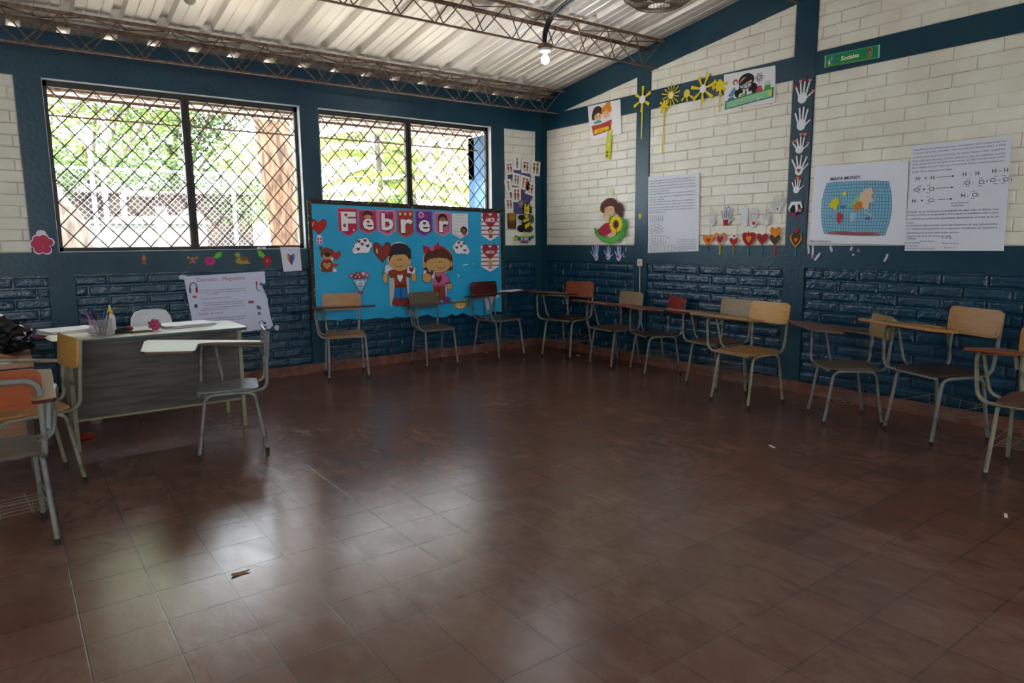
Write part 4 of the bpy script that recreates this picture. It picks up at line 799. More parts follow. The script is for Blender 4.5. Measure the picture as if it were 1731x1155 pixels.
mg += [('7a8088', q_) for q_ in stroke(arc(0.80, -0.78, 0.08, 0.10, 30, 170, 8), 0.02)]+[('2c3a80', E(0.88, -0.76, 0.035, 0.04)), ('c02850', E(0.80, -0.88, 0.04, 0.05, n=4)), ('c8c8dc', [(0.83, 0.50), (0.88, 0.52), (1.02, 0.0), (0.97, 0.02)])]
mgp = deco('magnetism_poster', 'white handwritten poster titled Dominio Magnetico, torn at the right, behind the desk', 'poster', 'L', -3.860, 0.782, 0.742, 0.585, mg, rot=0.012, d=0.004)
deco('paper_scrap', 'folded grey-white scrap hanging at the lower right corner of the torn poster', 'paper scrap', 'L', -3.415, 0.505, 0.05, 0.06, [('b8bcd0', [(-0.6, -0.6), (0.6, -1), (1, 0.6), (0, 1), (-1, 0.4)])], d=0.006)

# children cards, bee, honey pot
kids = [(-0.385, 2.287, 0.118, 0.168, 0, 'upright card with a child in blue shorts, topmost of the children cards'), (-0.503, 2.220, 0.116, 0.152, 0.15, 'card with a child in red and blue at the upper left of the children cards'), (-0.252, 2.253, 0.130, 0.162, -0.05, 'card with a child beside black figures, upper middle of the children cards'),
        (-0.100, 2.237, 0.153, 0.179, -0.08, 'card with a yellow corner and two children, upper right of the cards'), (-0.397, 2.088, 0.118, 0.154, -0.1, 'card with two green-clad children in the second row of cards'), (-0.268, 2.055, 0.140, 0.171, -0.2, 'card with an orange-clad child and small red child in the second row'),
        (-0.519, 2.010, 0.106, 0.160, 0.15, 'faded rounded card with one child at the left edge of the cards'), (-0.183, 1.988, 0.132, 0.156, -0.25, 'grey-toned card at the right edge of the children cards'), (-0.398, 1.907, 0.138, 0.178, 0, 'card with two children in red, lowest in the middle'), (-0.512, 1.788, 0.126, 0.146, 0.05, 'lowest left card showing three small children')]
deco('purple_backing', 'grey-purple paper backing behind the children cards right of the blue board', 'paper', 'L', -0.335, 1.985, 0.40, 0.62, [('4c4a74', [(-0.9, 1), (0.9, 0.96), (0.8, 0.2), (1, -0.3), (0.3, -1), (-0.5, -1), (-0.8, -0.2), (-0.95, 0.2)])], d=0.001, th=0.001)
kc = [('c8503c', '2860a0'), ('b83028', '2a50a0'), ('1c1c20', 'a86a50'), ('b84030', '3a8a5a'), ('5a8a50', '4a7a48'), ('d07a30', 'c03030'), ('7a5a48', 'a89080'), ('3a3a40', 'a03038'), ('b02828', 'b02828'), ('c03830', '4a4a58')]
for (x, z, w_, h_, r_, lb), (c1, c2) in zip(kids, kc):
    it = [('ece6dc', rrect(-1, -1, 1, 1, 0.35) if 'rounded' in lb or 'upright' in lb else R4(-1, -1, 1, 1))]
    ppl = ((-0.3, c1), (0.38, c2)) if 'upright' not in lb and 'one child' not in lb else ((0.0, c2),)
    for px_, cc in ppl: it += [('3a2418', E(px_, 0.50, 0.24, 0.20)), ('c89068', E(px_, 0.40, 0.19, 0.16)), (cc, [(px_-0.24, 0.22), (px_+0.24, 0.22), (px_+0.20, -0.25), (px_-0.20, -0.25)]), ('b88058' if cc != c2 else '2c3c60', R4(px_-0.16, -0.7, px_-0.03, -0.25)), ('b88058' if cc != c2 else '2c3c60', R4(px_+0.03, -0.7, px_+0.16, -0.25))]
    if 'yellow corner' in lb: it.append(('d8b830', R4(0.1, 0.7, 0.7, 0.95)))
    deco('child_card', lb, 'picture card', 'L', x, z, w_, h_, it, 'small cards with drawn children', rot=r_, d=0.006)
deco('grey_flower', 'faded mauve paper flower above the paper bee', 'paper cut-out', 'L', -0.30, 1.80, 0.16, 0.10, [('7a7288', E(-0.4, 0, 0.6, 0.9)), ('6c6478', E(0.4, 0.1, 0.6, 0.7)), ('9a8a9c', E(-0.3, 0, 0.3, 0.4))], d=0.010)
deco('paper_bee', 'black and yellow striped paper bee with grey wings right of the blue board', 'paper cut-out', 'L', -0.275, 1.628, 0.292, 0.402,
     [('4a4e5a', E(0.62, -0.08, 0.40, 0.28)), ('565a66', E(0.45, 0.10, 0.30, 0.2)), ('17140f', E(-0.35, 0.02, 0.40, 0.16)), ('17140f', E(0.15, -0.45, 0.52, 0.42)), ('17140f', E(-0.40, -0.66, 0.42, 0.22)), ('3c3420', E(0.45, -0.68, 0.42, 0.22)), ('17140f', E(0.2, 0.60, 0.46, 0.36)), ('17140f', R4(0.5, 0.3, 0.75, 0.7)),
      ('e0c414', [(-0.05, 0.60), (-0.02, 0.84), (0.12, 0.90), (0.14, 0.66), (0.28, 0.70), (0.30, 0.86), (0.48, 0.80), (0.50, 0.50), (0.44, 0.36), (0.50, 0.24), (0.12, 0.20), (-0.08, 0.34)]), ('8a8078', E(0.12, 0.46, 0.09, 0.07)), ('17140f', stroke([(0.2, 0.45), (0.28, 0.40), (0.2, 0.34)], 0.04)[0]), ('e0c414', [(0.06, 0.16), (0.36, 0.18), (0.30, 0.02), (0.10, 0.0)]),
      ('e0c414', [(-0.18, -0.12), (0.40, 0.0), (0.48, -0.16), (-0.16, -0.30)]), ('e0c414', [(-0.02, -0.44), (0.54, -0.24), (0.62, -0.44), (0.02, -0.68)])], d=0.012)
deco('honey_pot', 'brown paper honey pot with yellow honey beside the paper bee', 'paper cut-out', 'L', -0.472, 1.596, 0.141, 0.208, [('4a3020', rrect(-0.9, -1, 0.9, 0.85, 0.3)), ('5c3c2a', rrect(-0.8, -0.92, 0.8, 0.75, 0.25)), ('a87814', [(-0.7, 0.85), (0.7, 0.85), (0.75, 0.2), (0.45, -0.1), (0.3, 0.2), (0.1, -0.2), (-0.1, 0.15), (-0.35, -0.25), (-0.5, 0.1), (-0.75, 0.0)])], d=0.010)
deco('values_banner', 'small green and blue paper banner with white lettering below the bee', 'banner', 'L', -0.277, 1.372, 0.336, 0.110, [('3f8a34', [(-0.95, 0.8), (-0.5, 0.5), (0.5, 0.5), (0.95, 0.8), (0.8, -0.1), (-0.8, -0.1)]), ('c8a424', E(-0.85, -0.1, 0.18, 0.5)), ('c8b024', R4(-0.42, 0.2, 0.42, 0.62)), ('145a94', [(-0.66, 0.25), (0.66, 0.30), (0.60, -0.50), (-0.60, -0.50)]), ('T', 'e8ecf0', 'EN TIEMPO', 0, -0.35, 0.5, 0.02, 0.62), ('a82838', R4(-0.36, -1.0, 0.36, -0.55))], d=0.008)

# gable wall decorations
def quad(pts):  # centre and size helper for nearly rectangular sheets
    us = [p[0] for p in pts]; vs = [p[1] for p in pts]; a, b, c, d = min(us), max(us), min(vs), max(vs)
    return (a+b)/2, (c+d)/2, b-a, d-c, [((u-(a+b)/2)/((b-a)/2), (v-(c+d)/2)/((d-c)/2)) for u, v in pts]
cx, cz, w_, h_, P_ = quad([(0.854, 2.863), (1.371, 2.857), (1.397, 2.494), (0.908, 2.482)])
deco('reading_poster', 'white poster of two children reading a red book, high on the gable wall', 'poster', 'R', cx, cz, w_, h_,
     [('eeecf0', P_), ('e6e4ea', [(-0.55, 0.2), (-0.2, 0.3), (0.3, 0.3), (0.45, 0.1), (0.3, -0.2), (-0.6, -0.2)]), ('46301e', E(-0.40, 0.52, 0.30, 0.36)), ('46301e', E(-0.62, 0.35, 0.12, 0.25)), ('e8b890', E(-0.36, 0.28, 0.22, 0.24)), ('46301e', [(-0.62, 0.62), (-0.1, 0.6), (-0.16, 0.38), (-0.36, 0.50), (-0.56, 0.36)]), (K_, E(-0.44, 0.28, 0.025, 0.04, n=8)), (K_, E(-0.28, 0.28, 0.025, 0.04, n=8)),
      ('3a9cb8', [(-0.60, -0.02), (-0.40, 0.06), (-0.20, 0.04), (-0.12, -0.10), (-0.60, -0.12)]), ('e08a20', E(0.14, 0.55, 0.30, 0.30)), ('e08a20', E(0.24, 0.84, 0.15, 0.15)), ('f0c098', E(0.13, 0.34, 0.22, 0.26)), ('e08a20', [(-0.12, 0.58), (0.4, 0.55), (0.34, 0.40), (0.12, 0.50), (-0.1, 0.42)]), ('c03830', stroke(arc(0.13, 0.26, 0.07, 0.06, 200, 340, 4), 0.03)[1]), (K_, E(0.05, 0.36, 0.022, 0.035, n=8)), (K_, E(0.21, 0.36, 0.022, 0.035, n=8)),
      ('c84a34', [(-0.74, -0.20), (-0.16, -0.18), (-0.16, -0.72), (-0.60, -0.80)]), ('b84030', [(-0.16, -0.18), (0.46, -0.04), (0.40, -0.62), (-0.16, -0.72)]), ('e8c818', [(-0.56, -0.46), (0.28, -0.38), (0.30, -0.58), (-0.56, -0.70)]), ('T', '6a5a10', 'Lectura', -0.15, -0.60, 0.15, 0.0, 1.0)], d=0.005, curl=0.004)
deco('paper_bookmark', 'green-yellow paper bookmark strip hanging from the reading poster', 'bookmark', 'R', 1.204, 2.392, 0.10, 0.325, [('c8cc2a', [(-0.35, 1), (1.15, 0.95), (0.45, -0.96), (-1.1, -0.82)]), ('e8eca0', [(0.30, 0.9), (0.75, 0.9), (0.25, 0.0), (-0.2, 0.0)])]+[('7a8a7a', R4(0.02+0.28*k/9-0.1, 0.15+0.08*k, 0.45+0.28*k/9, 0.18+0.08*k)) for k in range(9)]+[('5a5030', E(-0.3, -0.45, 0.3, 0.09)), ('7a3a2a', E(-0.38, -0.68, 0.3, 0.10))], d=0.010, curl=0.006)
# girl with watermelon and sunflower
pet = [E(0.30+0.26*math.cos(math.radians(a)), -0.16+0.27*math.sin(math.radians(a)), 0.13, 0.075, math.radians(a), 12) for a in range(0, 360, 26)]
seeds = [('5a0c18', E(-0.45+0.14*k+0.05*(j % 2), -0.52+0.08*j+0.03*math.sin(k), 0.014, 0.018, n=6)) for k in range(7) for j in range(4) if abs(k-3)+j < 6]
deco('watermelon_girl', 'foam cut-out of a brown-haired girl on a watermelon boat with a sunflower', 'paper cut-out', 'R', 1.262, 1.560, 0.545, 0.510,
     [('4a2616', E(-0.44, 0.62, 0.20, 0.26, -0.3)), ('4a2616', E(0.46, 0.50, 0.24, 0.26)), ('4a2616', E(0.55, 0.28, 0.12, 0.18)), ('52291a', E(-0.08, 0.68, 0.46, 0.32)), ('d8a880', E(-0.10, 0.42, 0.29, 0.32)), ('52291a', [(-0.42, 0.56), (-0.30, 0.82), (0.2, 0.86), (0.34, 0.40), (0.20, 0.56), (0.0, 0.66), (-0.2, 0.62)]), ('7a4a30', stroke(arc(-0.14, 0.40, 0.09, 0.05, 20, 160, 4), 0.02)[1]), ('8a4030', stroke(arc(-0.04, 0.32, 0.1, 0.08, 200, 340, 4), 0.02)[1]), ('6a4430', stroke([(-0.32, 0.50), (-0.2, 0.52)], 0.02)[0]), ('6a4430', stroke([(-0.04, 0.50), (0.1, 0.52)], 0.02)[0]),
      ('1a2a20', [(-0.18, 0.14), (0.06, 0.12), (0.10, -0.35), (-0.18, -0.30)]), ('dcb494', [(-0.26, 0.16), (-0.08, 0.18), (0.14, -0.26), (0.02, -0.34), (-0.26, -0.12)]), ('3f8a34', E(0.08, 0.0, 0.20, 0.22)), ('3f8a34', E(0.66, -0.20, 0.26, 0.30)),
      ('4a9c3c', [(-1.0, -0.30), (-0.86, -0.28), (-0.78, -0.50), (-0.40, -0.68), (0.0, -0.72), (0.34, -0.62), (0.62, -0.40), (0.80, -0.46), (0.92, -0.60), (0.70, -0.72), (0.45, -0.92), (0.0, -1.0), (-0.45, -0.92), (-0.80, -0.70), (-0.96, -0.54)]),
      ('5cb84a', [(-0.92, -0.40), (-0.78, -0.58), (-0.40, -0.74), (0.0, -0.78), (0.40, -0.66), (0.66, -0.50), (0.40, -0.84), (0.0, -0.92), (-0.42, -0.86), (-0.78, -0.66)]),
      ('a8203a', [(-0.80, -0.42), (-0.58, -0.24), (-0.36, -0.10), (-0.10, -0.08), (0.18, -0.30), (-0.02, -0.52), (-0.26, -0.64), (-0.60, -0.62)]), ('dcb494', [(-0.28, -0.66), (0.06, -0.48), (0.26, -0.34), (0.36, -0.48), (0.26, -0.64), (0.0, -0.74)])]+seeds
     +[('e8c418', p) for p in pet]+[('6a3a1c', E(0.30, -0.16, 0.17, 0.19)), ('3c2010', E(0.30, -0.16, 0.09, 0.11)), ('2a6a28', stroke([(0.32, -0.36), (0.34, -0.62)], 0.04)[0])], d=0.012)
for k, (u, v, w_, h_, lb) in enumerate(((1.245, 1.875, 0.075, 0.09, 'yellowish tape square above the watermelon girl'), (1.03, 1.70, 0.09, 0.055, 'yellowish tape patch left of the watermelon girl face'), (1.10, 1.62, 0.07, 0.06, 'yellowish tape patch at the shoulder of the watermelon girl'))):
    deco('tape_patch', lb, 'tape', 'R', u, v, w_, h_, [('d6d8ae', [(-1, -0.9), (0.9, -1), (1, 0.9), (-0.9, 1)])], 'tape patches around the watermelon girl', d=0.002)
# paper hands
def hand_polys(f, palm=(0, -0.45, 0.42, 0.42), fw=0.17):
    """f = five (dx, dy) finger tips, first is the thumb"""
    out = [E(*palm)]
    base = [(palm[0]+palm[2]*0.75*(1 if f[0][0] > 0 else -1), palm[1]-0.05), None]
    fs = sorted(f[1:], key=lambda p: p[0]); n = len(fs)
    for k, tp in enumerate(fs):
        bx_ = palm[0]-palm[2]*0.72+palm[2]*1.44*k/(n-1); by_ = palm[1]+palm[3]*0.45
        dx, dy = tp[0]-bx_, tp[1]-by_; L_ = math.hypot(dx, dy); nx, ny = -dy/L_*fw/2, dx/L_*fw/2
        out.append([(bx_-nx, by_-ny), (tp[0]-nx*0.85, tp[1]-ny*0.85-fw*0.2), (tp[0]-nx*0.4+dx/L_*fw*0.3, tp[1]+dy/L_*fw*0.3), (tp[0]+nx*0.4+dx/L_*fw*0.3, tp[1]+dy/L_*fw*0.3), (tp[0]+nx*0.85, tp[1]+ny*0.85-fw*0.2), (bx_+nx, by_+ny)])
    tp = f[0]; bx_, by_ = base[0]; dx, dy = tp[0]-bx_, tp[1]-by_; L_ = math.hypot(dx, dy); nx, ny = -dy/L_*fw/2, dx/L_*fw/2
    bx_ -= dx*0.3; by_ -= dy*0.3
    out.append([(bx_-nx, by_-ny), (tp[0]-nx*0.7, tp[1]-ny*0.7), (tp[0]+dx/L_*fw*0.4, tp[1]+dy/L_*fw*0.4), (tp[0]+nx*0.7, tp[1]+ny*0.7), (bx_+nx, by_+ny)])
    return out
HL = [(0.85, -0.15), (-0.62, 0.55), (-0.22, 0.92), (0.18, 0.95), (0.58, 0.72)]
def hand(lb, u, v, w_, h_, tips, col='e4e6e8', extra=(), rot=0.0, grp=None, d=0.005, **kw):
    deco('paper_hand', lb, 'paper hand', 'R', u, v, w_, h_, [(col, hand_polys(tips, **kw))]+list(extra), grp, rot, d)
low = 'white paper hands on the blue beam under the white bricks'
hand('white paper hand leaning left with a pale pink palm, first of three on the beam', 0.998, 1.202, 0.165, 0.190, [(-0.95, 0.15), (-0.55, 0.72), (0.0, 0.9), (0.35, 0.98), (0.7, 0.9)], 'c4c8ee', [('d89ab0', R4(0.05, -0.75, 0.4, -0.4))], grp=low, palm=(0.25, -0.55, 0.36, 0.42))
hand('white paper hand with a small dark blue heart, middle of three on the beam', 1.214, 1.197, 0.150, 0.172, [(0.95, -0.15), (-0.85, 0.4), (-0.25, 0.85), (0.1, 0.95), (0.5, 0.7)], 'c4c8ee', [('20206a', Hh(-0.1, -0.55, 0.16, 0.12))], grp=low)
hand('white paper hand with a pink heart, right one of three on the beam', 1.382, 1.194, 0.155, 0.170, [(0.95, 0.1), (-0.75, 0.3), (-0.3, 0.9), (0.0, 0.98), (0.35, 0.9)], 'c4c8ee', [('c83a78', Hh(-0.08, -0.4, 0.28, 0.22))], grp=low, palm=(0, -0.5, 0.44, 0.45))
ph = 'paper hands in a column on the thick blue post'
hh = lambda x, y, c_, r=0.15: (c_, Hh(x, y, r, r*0.95))
hand('topmost paper hand on the thick blue post, with red and pink heart fingertips', 3.511, 2.565, 0.195, 0.200, HL, extra=[hh(-0.70, 0.62, 'b01828'), hh(-0.22, 0.95, 'e0849c'), hh(0.18, 1.0, 'b01828'), hh(0.66, 0.86, 'e0849c'), hh(0.98, -0.05, 'e0788c')], grp=ph)
nail = lambda x, y: ('b01838', E(x, y, 0.075, 0.07, n=10))
hand('second paper hand from the top of the thick post, with red fingernails', 3.513, 2.350, 0.190, 0.213, HL, extra=[nail(-0.64, 0.60), nail(-0.22, 0.95), nail(0.18, 0.97), nail(0.60, 0.75), nail(0.90, -0.12)], grp=ph)
hand('third paper hand on the thick post, with an orange and a pink heart above it', 3.509, 2.135, 0.175, 0.155, [(0.9, 0.0), (-0.7, 0.3), (-0.3, 0.7), (0.1, 0.9), (0.45, 0.8)], extra=[hh(-0.75, 0.42, 'e0849c', 0.13), hh(-0.42, 0.50, 'e07820', 0.17), hh(0.08, 1.12, 'e0849c', 0.17), hh(0.52, 1.08, 'e07820', 0.22), hh(0.92, 0.12, 'e0849c', 0.13)], grp=ph)
hand('fourth paper hand on the thick post, with a red heart on its palm', 3.513, 1.965, 0.170, 0.185, [(0.95, 0.1), (-0.8, 0.65), (-0.3, 0.9), (0.25, 1.0), (0.8, 0.75)], extra=[nail(-0.82, 0.70), nail(-0.3, 0.96), nail(0.25, 1.02), hh(0.0, -0.45, 'b01828', 0.2)], grp=ph)
hand('fifth paper hand on the thick post, small, with orange and red petals on its fingers', 3.499, 1.795, 0.135, 0.140, [(0.85, -0.1), (-0.6, 0.5), (-0.2, 0.8), (0.2, 0.85), (0.5, 0.7)], extra=[('a01838', E(-0.72, 0.62, 0.2, 0.13)), ('e07820', E(0.1, 1.0, 0.26, 0.13)), ('a01838', E(0.55, 0.88, 0.24, 0.13, -0.5)), ('e07820', E(0.95, -0.02, 0.17, 0.14))], grp=ph)
deco('curled_paper_hand', 'crumpled paper hand with black, white and red pieces low on the thick post', 'paper hand', 'R', 3.502, 1.603, 0.139, 0.126, [('16181c', [(-0.6, 0.8), (0.7, 0.9), (1, 0.0), (0.7, -0.5), (0.3, -0.7), (-0.4, -0.9), (-0.6, -0.3)]), ('e4e4e4', [(-0.95, 0.1), (-0.6, 0.98), (0.75, 0.95), (0.98, 0.2), (0.8, -0.1), (0.6, 0.55), (0.3, 0.6), (0.42, -0.1), (0.1, -0.55), (-0.05, 0.5), (-0.35, 0.55), (-0.75, 0.0), (-0.7, -0.5)]), ('a82030', E(-0.25, -0.75, 0.42, 0.25)), ('d0687c', E(0.55, -0.25, 0.35, 0.2, -0.4))], ph, d=0.010)
# sun-shaped flowers of yellow paper strips
def strips_sun(lb, u, v, rad, n, wid, centre, rc, a0=0.0, ribbon=None, skip=(), bent=()):
    it = [('e6cf1e', [(0, 0), (0.01, 0), (0.01, 0.01)])]
    polys = []
    for k in range(n):
        if k in skip: continue
        a = a0+2*math.pi*k/n; r1 = rc*0.6; r2_ = 1.0-(0.25 if k in bent else 0)+0.08*math.sin(k*2.3)
        c_, s_ = math.cos(a), math.sin(a); w2 = wid*0.62
        polys.append([(r1*c_-w2*s_*0.6, r1*s_+w2*c_*0.6), (r2_*c_-wid*s_, r2_*s_+wid*c_), (r2_*c_+wid*s_, r2_*s_-wid*c_), (r1*c_+w2*s_*0.6, r1*s_-w2*c_*0.6)])
    it = [('dcc41a', polys), (centre, E(0, 0, rc, rc))]
    if ribbon:
        L_, dx = ribbon; it.insert(0, ('e6d22a', [(-0.05, 0), (0.08, 0), (0.05+dx, -L_/rad), (-0.03+dx, -L_/rad)]))
    deco('paper_sun', lb, 'paper sun', 'R', u, v, rad*2, rad*2, it, 'yellow paper strip suns along the beam', d=0.008)
strips_sun('yellow paper sun with six rays, white centre and long ribbon on the narrow blue post', 1.698, 2.803, 0.125, 6, 0.14, 'e6e4e6', 0.34, 0.45, (0.40, -0.06))
strips_sun('yellow paper sun with many thin rays, left on the beam', 2.084, 2.782, 0.115, 14, 0.055, 'e8dc90', 0.30, 0.2)
strips_sun('small crumpled yellow paper sun with a very long ribbon below the many-rayed one', 1.993, 2.690, 0.07, 7, 0.20, 'd6bc20', 0.5, 0.6, (0.47, -0.15), (), (1, 3))
strips_sun('small yellow paper sun with only downward rays, in the middle of the beam', 2.284, 2.765, 0.085, 7, 0.13, 'dcca48', 0.45, 0.3, None, (0, 1, 2, 3), ())
strips_sun('wide-rayed yellow paper sun with white centre, largest on the beam', 2.477, 2.775, 0.14, 7, 0.13, 'e8e6e8', 0.28, 0.2)
strips_sun('crumpled yellow paper sun with a short ribbon beside the science poster', 2.672, 2.770, 0.085, 8, 0.22, 'e2cc30', 0.55, 0.1, (0.24, -0.05), (1,), (2, 5))
# science poster
cx, cz, w_, h_, P_ = quad([(2.711, 2.86), (3.241, 2.838), (3.257, 2.526), (2.728, 2.548)])
at = []
for a in (0, 60, 120): at += [('404048', q_) for q_ in stroke([(0.40+0.15*math.cos(t_)*math.cos(math.radians(a))-0.055*math.sin(t_)*math.sin(math.radians(a)), 0.44+1.6*(0.15*math.cos(t_)*math.sin(math.radians(a))+0.055*math.sin(t_)*math.cos(math.radians(a)))) for t_ in [2*math.pi*k/12 for k in range(13)]], 0.015)]
deco('science_poster', 'poster of a girl in goggles with flasks reading Ciencia y tecnologia', 'poster', 'R', cx, cz, w_, h_,
     [('e8e6ec', P_), ('1f1a1a', E(-0.10, 0.42, 0.30, 0.38)), ('1f1a1a', E(-0.38, -0.10, 0.17, 0.30)), ('1f1a1a', E(0.16, -0.06, 0.17, 0.30)), ('d8a088', E(-0.12, 0.28, 0.24, 0.34)), ('1f1a1a', [(-0.38, 0.30), (-0.1, 0.64), (0.14, 0.55), (0.10, 0.42), (-0.36, 0.20)]), ('2a2a2e', [(-0.36, 0.24), (0.12, 0.30), (0.12, 0.08), (-0.10, -0.02), (-0.34, 0.06)]), ('b8c4cc', [(-0.33, 0.20), (0.09, 0.26), (0.09, 0.11), (-0.10, 0.02), (-0.31, 0.09)]), (K_, E(-0.19, 0.12, 0.03, 0.04, n=8)), (K_, E(-0.04, 0.13, 0.03, 0.04, n=8)), ('dfe2e6', [(-0.34, -0.20), (0.12, -0.16), (0.16, -0.45), (-0.42, -0.48)]), ('2a5a50', R4(-0.13, -0.48, -0.07, -0.08)),
      ('a0503c', E(-0.52, 0.46, 0.10, 0.15)), ('e8e6ec', E(-0.51, 0.42, 0.05, 0.09)), ('5a8aa4', [(-0.80, -0.20), (-0.62, -0.30), (-0.44, 0.12), (-0.56, 0.20)]), ('e4e4e8', E(-0.44, 0.16, 0.08, 0.14)), ('2a74b8', E(-0.66, -0.42, 0.14, 0.12)), ('8ab048', E(-0.2, -0.36, 0.10, 0.14)),
      ('c84458', [(0.28, -0.30), (0.54, -0.26), (0.48, 0.02), (0.34, 0.0)]), ('b8bcc4', R4(0.37, 0.02, 0.40, 0.26)), ('4a9c4a', R4(0.60, -0.24, 0.82, -0.04)), ('c8d4cc', R4(0.60, -0.04, 0.82, 0.16)),
      ('3c7a48', [(-0.90, -0.90), (0.94, -0.72), (0.94, -0.20), (-0.90, -0.46)]), ('8ccc9c', [(-0.84, -0.84), (0.88, -0.67), (0.88, -0.26), (-0.84, -0.52)]), ('d8d040', stroke(arc(-0.78, -0.68, 0.08, 0.14, 90, 270, 4), 0.03)[0]), ('d8d040', E(0.82, -0.48, 0.06, 0.14))]+at
     +[('T', '1f6a3c', 'Ciencia y tecnología', 0.0, -0.665, 0.20, 0.03, 0.72), ('T', 'dcf0e0', 'Ciencia y tecnología', 0.0, -0.66, 0.20, 0.0, 0.72)], d=0.006)
cx, cz, w_, h_, P_ = quad([(3.692, 2.824), (4.132, 2.813), (4.134, 2.718), (3.695, 2.73)])
deco('subject_sign', 'long green sign reading Sociales on the upper blue beam', 'sign', 'R', cx, cz, w_, h_, [('9ad0cc', P_), ('0e8a52', scaled(P_, 0.955)), ('4a8a28', [(-0.95, -0.80), (0.9, -0.84), (0.7, -0.66), (-0.9, -0.5)]), ('d8c898', E(-0.80, -0.15, 0.06, 0.42)), ('2a78a8', E(-0.70, 0.15, 0.09, 0.45)), ('7ab8d8', E(-0.72, 0.30, 0.04, 0.2)), ('7a5a34', E(-0.60, 0.15, 0.035, 0.5)), ('T', '5a6a20', 'Sociales', -0.035, -0.30, 0.60, 0.05, 1.0), ('T', 'f4efd8', 'Sociales', -0.04, -0.27, 0.60, 0.03, 1.0), ('a89a4c', E(0.66, 0.0, 0.10, 0.75)), ('8a3a34', E(0.655, 0.1, 0.08, 0.58)), ('5aa08a', E(0.67, -0.05, 0.045, 0.3)), ('a85a50', R4(0.59, -0.6, 0.72, -0.35))], d=0.006)
# handwritten sheets
def lines(txts, x0, y0, dy, h, col, width, asp):
    out = []
    for k, s_ in enumerate(txts):
        v, f = text_faces(s_)
        wid = max([p[0] for p in v] or [1]); kk = h/0.7; full = wid*kk*asp
        tw = width if len(s_) > 0.7*max(len(q_) for q_ in txts) else width*len(s_)/max(len(q_) for q_ in txts)
        xs = tw/full; out.append(('T', col, s_, x0+tw/2, y0-dy*k+0.006*math.sin(k*1.7), h, 0.0, xs))
    return out
cx, cz, w_, h_, P_ = quad([(1.80, 2.003), (2.464, 1.992), (2.482, 1.232), (1.814, 1.205)])
asp = h_/w_
txt = ['El arreglo atómico de los materiales magnéticos se', 'define mediante la orientación de sus momentos', 'Momentos magnéticos: Propiedad de todos los materiales', 'cuando un campo externo actúa sobre ellos ordena', 'en el material magnético', 'Los materiales pueden tener muchos dominios y', 'estos se agrupan en regiones distintas', 'cada una orientada', 'Un imán tiene como ley de los polos opuestos y', 'dos dominios se juntan hasta que los dominios', 'apuntan en una misma dirección hasta formar', 'los dominios magnéticos se orientan hacia el', 'Norte o hacia el Sur']
it = [('dadde4', P_)]+lines(txt, -0.93, 0.86, 0.068, 0.038, '4a4e60', 1.74, asp)
random.seed(3)
def dotgrid(x0, y0, x1, y1, nx, ny, jit): return [(K_, E(x0+(x1-x0)*(i+0.5)/nx+random.uniform(-jit, jit), y0+(y1-y0)*(j+0.5)/ny+random.uniform(-jit, jit), 0.016, 0.010, n=6)) for i in range(nx) for j in range(ny)]
def outl(x0, y0, x1, y1): return [('8a8e98', q_) for q_ in stroke([(x0, y0), (x1, y0), (x1, y1), (x0, y1), (x0, y0)], 0.006)]
it += outl(-0.90, -0.20, -0.36, -0.02)+dotgrid(-0.88, -0.18, -0.38, -0.04, 8, 4, 0.02)+dotgrid(-0.95, -0.48, -0.36, -0.28, 9, 5, 0.02)+outl(-0.84, -0.72, -0.22, -0.54)+dotgrid(-0.82, -0.71, -0.26, -0.55, 5, 4, 0.004)+outl(-0.88, -0.98, -0.44, -0.80)+dotgrid(-0.88, -0.97, -0.46, -0.81, 3, 4, 0.003)+outl(-0.34, -0.96, 0.10, -0.78)+dotgrid(-0.32, -0.95, 0.08, -0.79, 3, 4, 0.003)
it += [('T', '30343c', 'N', -0.12, -0.63, 0.06, 0, 1.0), ('T', '30343c', 'S', -0.92, -0.66, 0.06, 0, 1.0), ('T', '5a5e68', 'Sin orientación', -0.62, -0.26, 0.03, 0, 1.0), ('T', '5a5e68', 'Orientados por el imán', -0.55, -0.775, 0.03, 0, 1.0), ('T', '30343c', 'S', -0.94, -0.9, 0.045, 0, 1.0), ('T', '30343c', 'N', 0.16, -0.88, 0.045, 0, 1.0)]
it += lines(['Cuando un imán', 'se acerca a otro', 'imán los dominios', 'se ordenan en una', 'dirección del otro', 'magnetismo'], 0.25, -0.66, 0.055, 0.032, '4a6a94', 0.66, asp)+[('8a8e98', stroke([(0.20, -0.62), (0.14, -0.98)], 0.008)[0])]
deco('dot_diagram_sheet', 'tall handwritten sheet with boxes of black dots right of the narrow blue post', 'poster', 'R', cx, cz, w_, h_, it, d=0.005, curl=0.003)
# world map
cx, cz, w_, h_, P_ = quad([(3.657, 1.949), (4.403, 1.92), (4.429, 1.295), (3.645, 1.311)])
it = [('e2e4ee', P_)]
gx = lambda u: (u-cx)/(w_/2)
gy = lambda v: (v-cz)/(h_/2)
def gp(a, b):   # barrel-shaped grid, a and b in -1..1
    hwid = 0.285*(1-0.13*b*b); return (gx(4.022+a*hwid), gy(1.585+b*0.215-0.010*a*a*b-0.01*a))
body = [gp(-1, -1+2*k/14) for k in range(15)]+[gp(-1+2*k/14, 1) for k in range(15)]+[gp(1, 1-2*k/14) for k in range(15)]+[gp(1-2*k/14, -1) for k in range(15)]
it.append(('8cc4dc', body[::-1]))
for k in range(25): it += [('3a6a8c', q_) for q_ in stroke([gp(-1+2*k/24, -1+2*j/6) for j in range(7)], 0.009)]
for k in range(17): it += [('3a6a8c', q_) for q_ in stroke([gp(-1+2*j/6, -1+2*k/16) for j in range(7)], 0.009)]
def cont(col, pts): return [(col, [gp(a, b) for a, b in pts])]
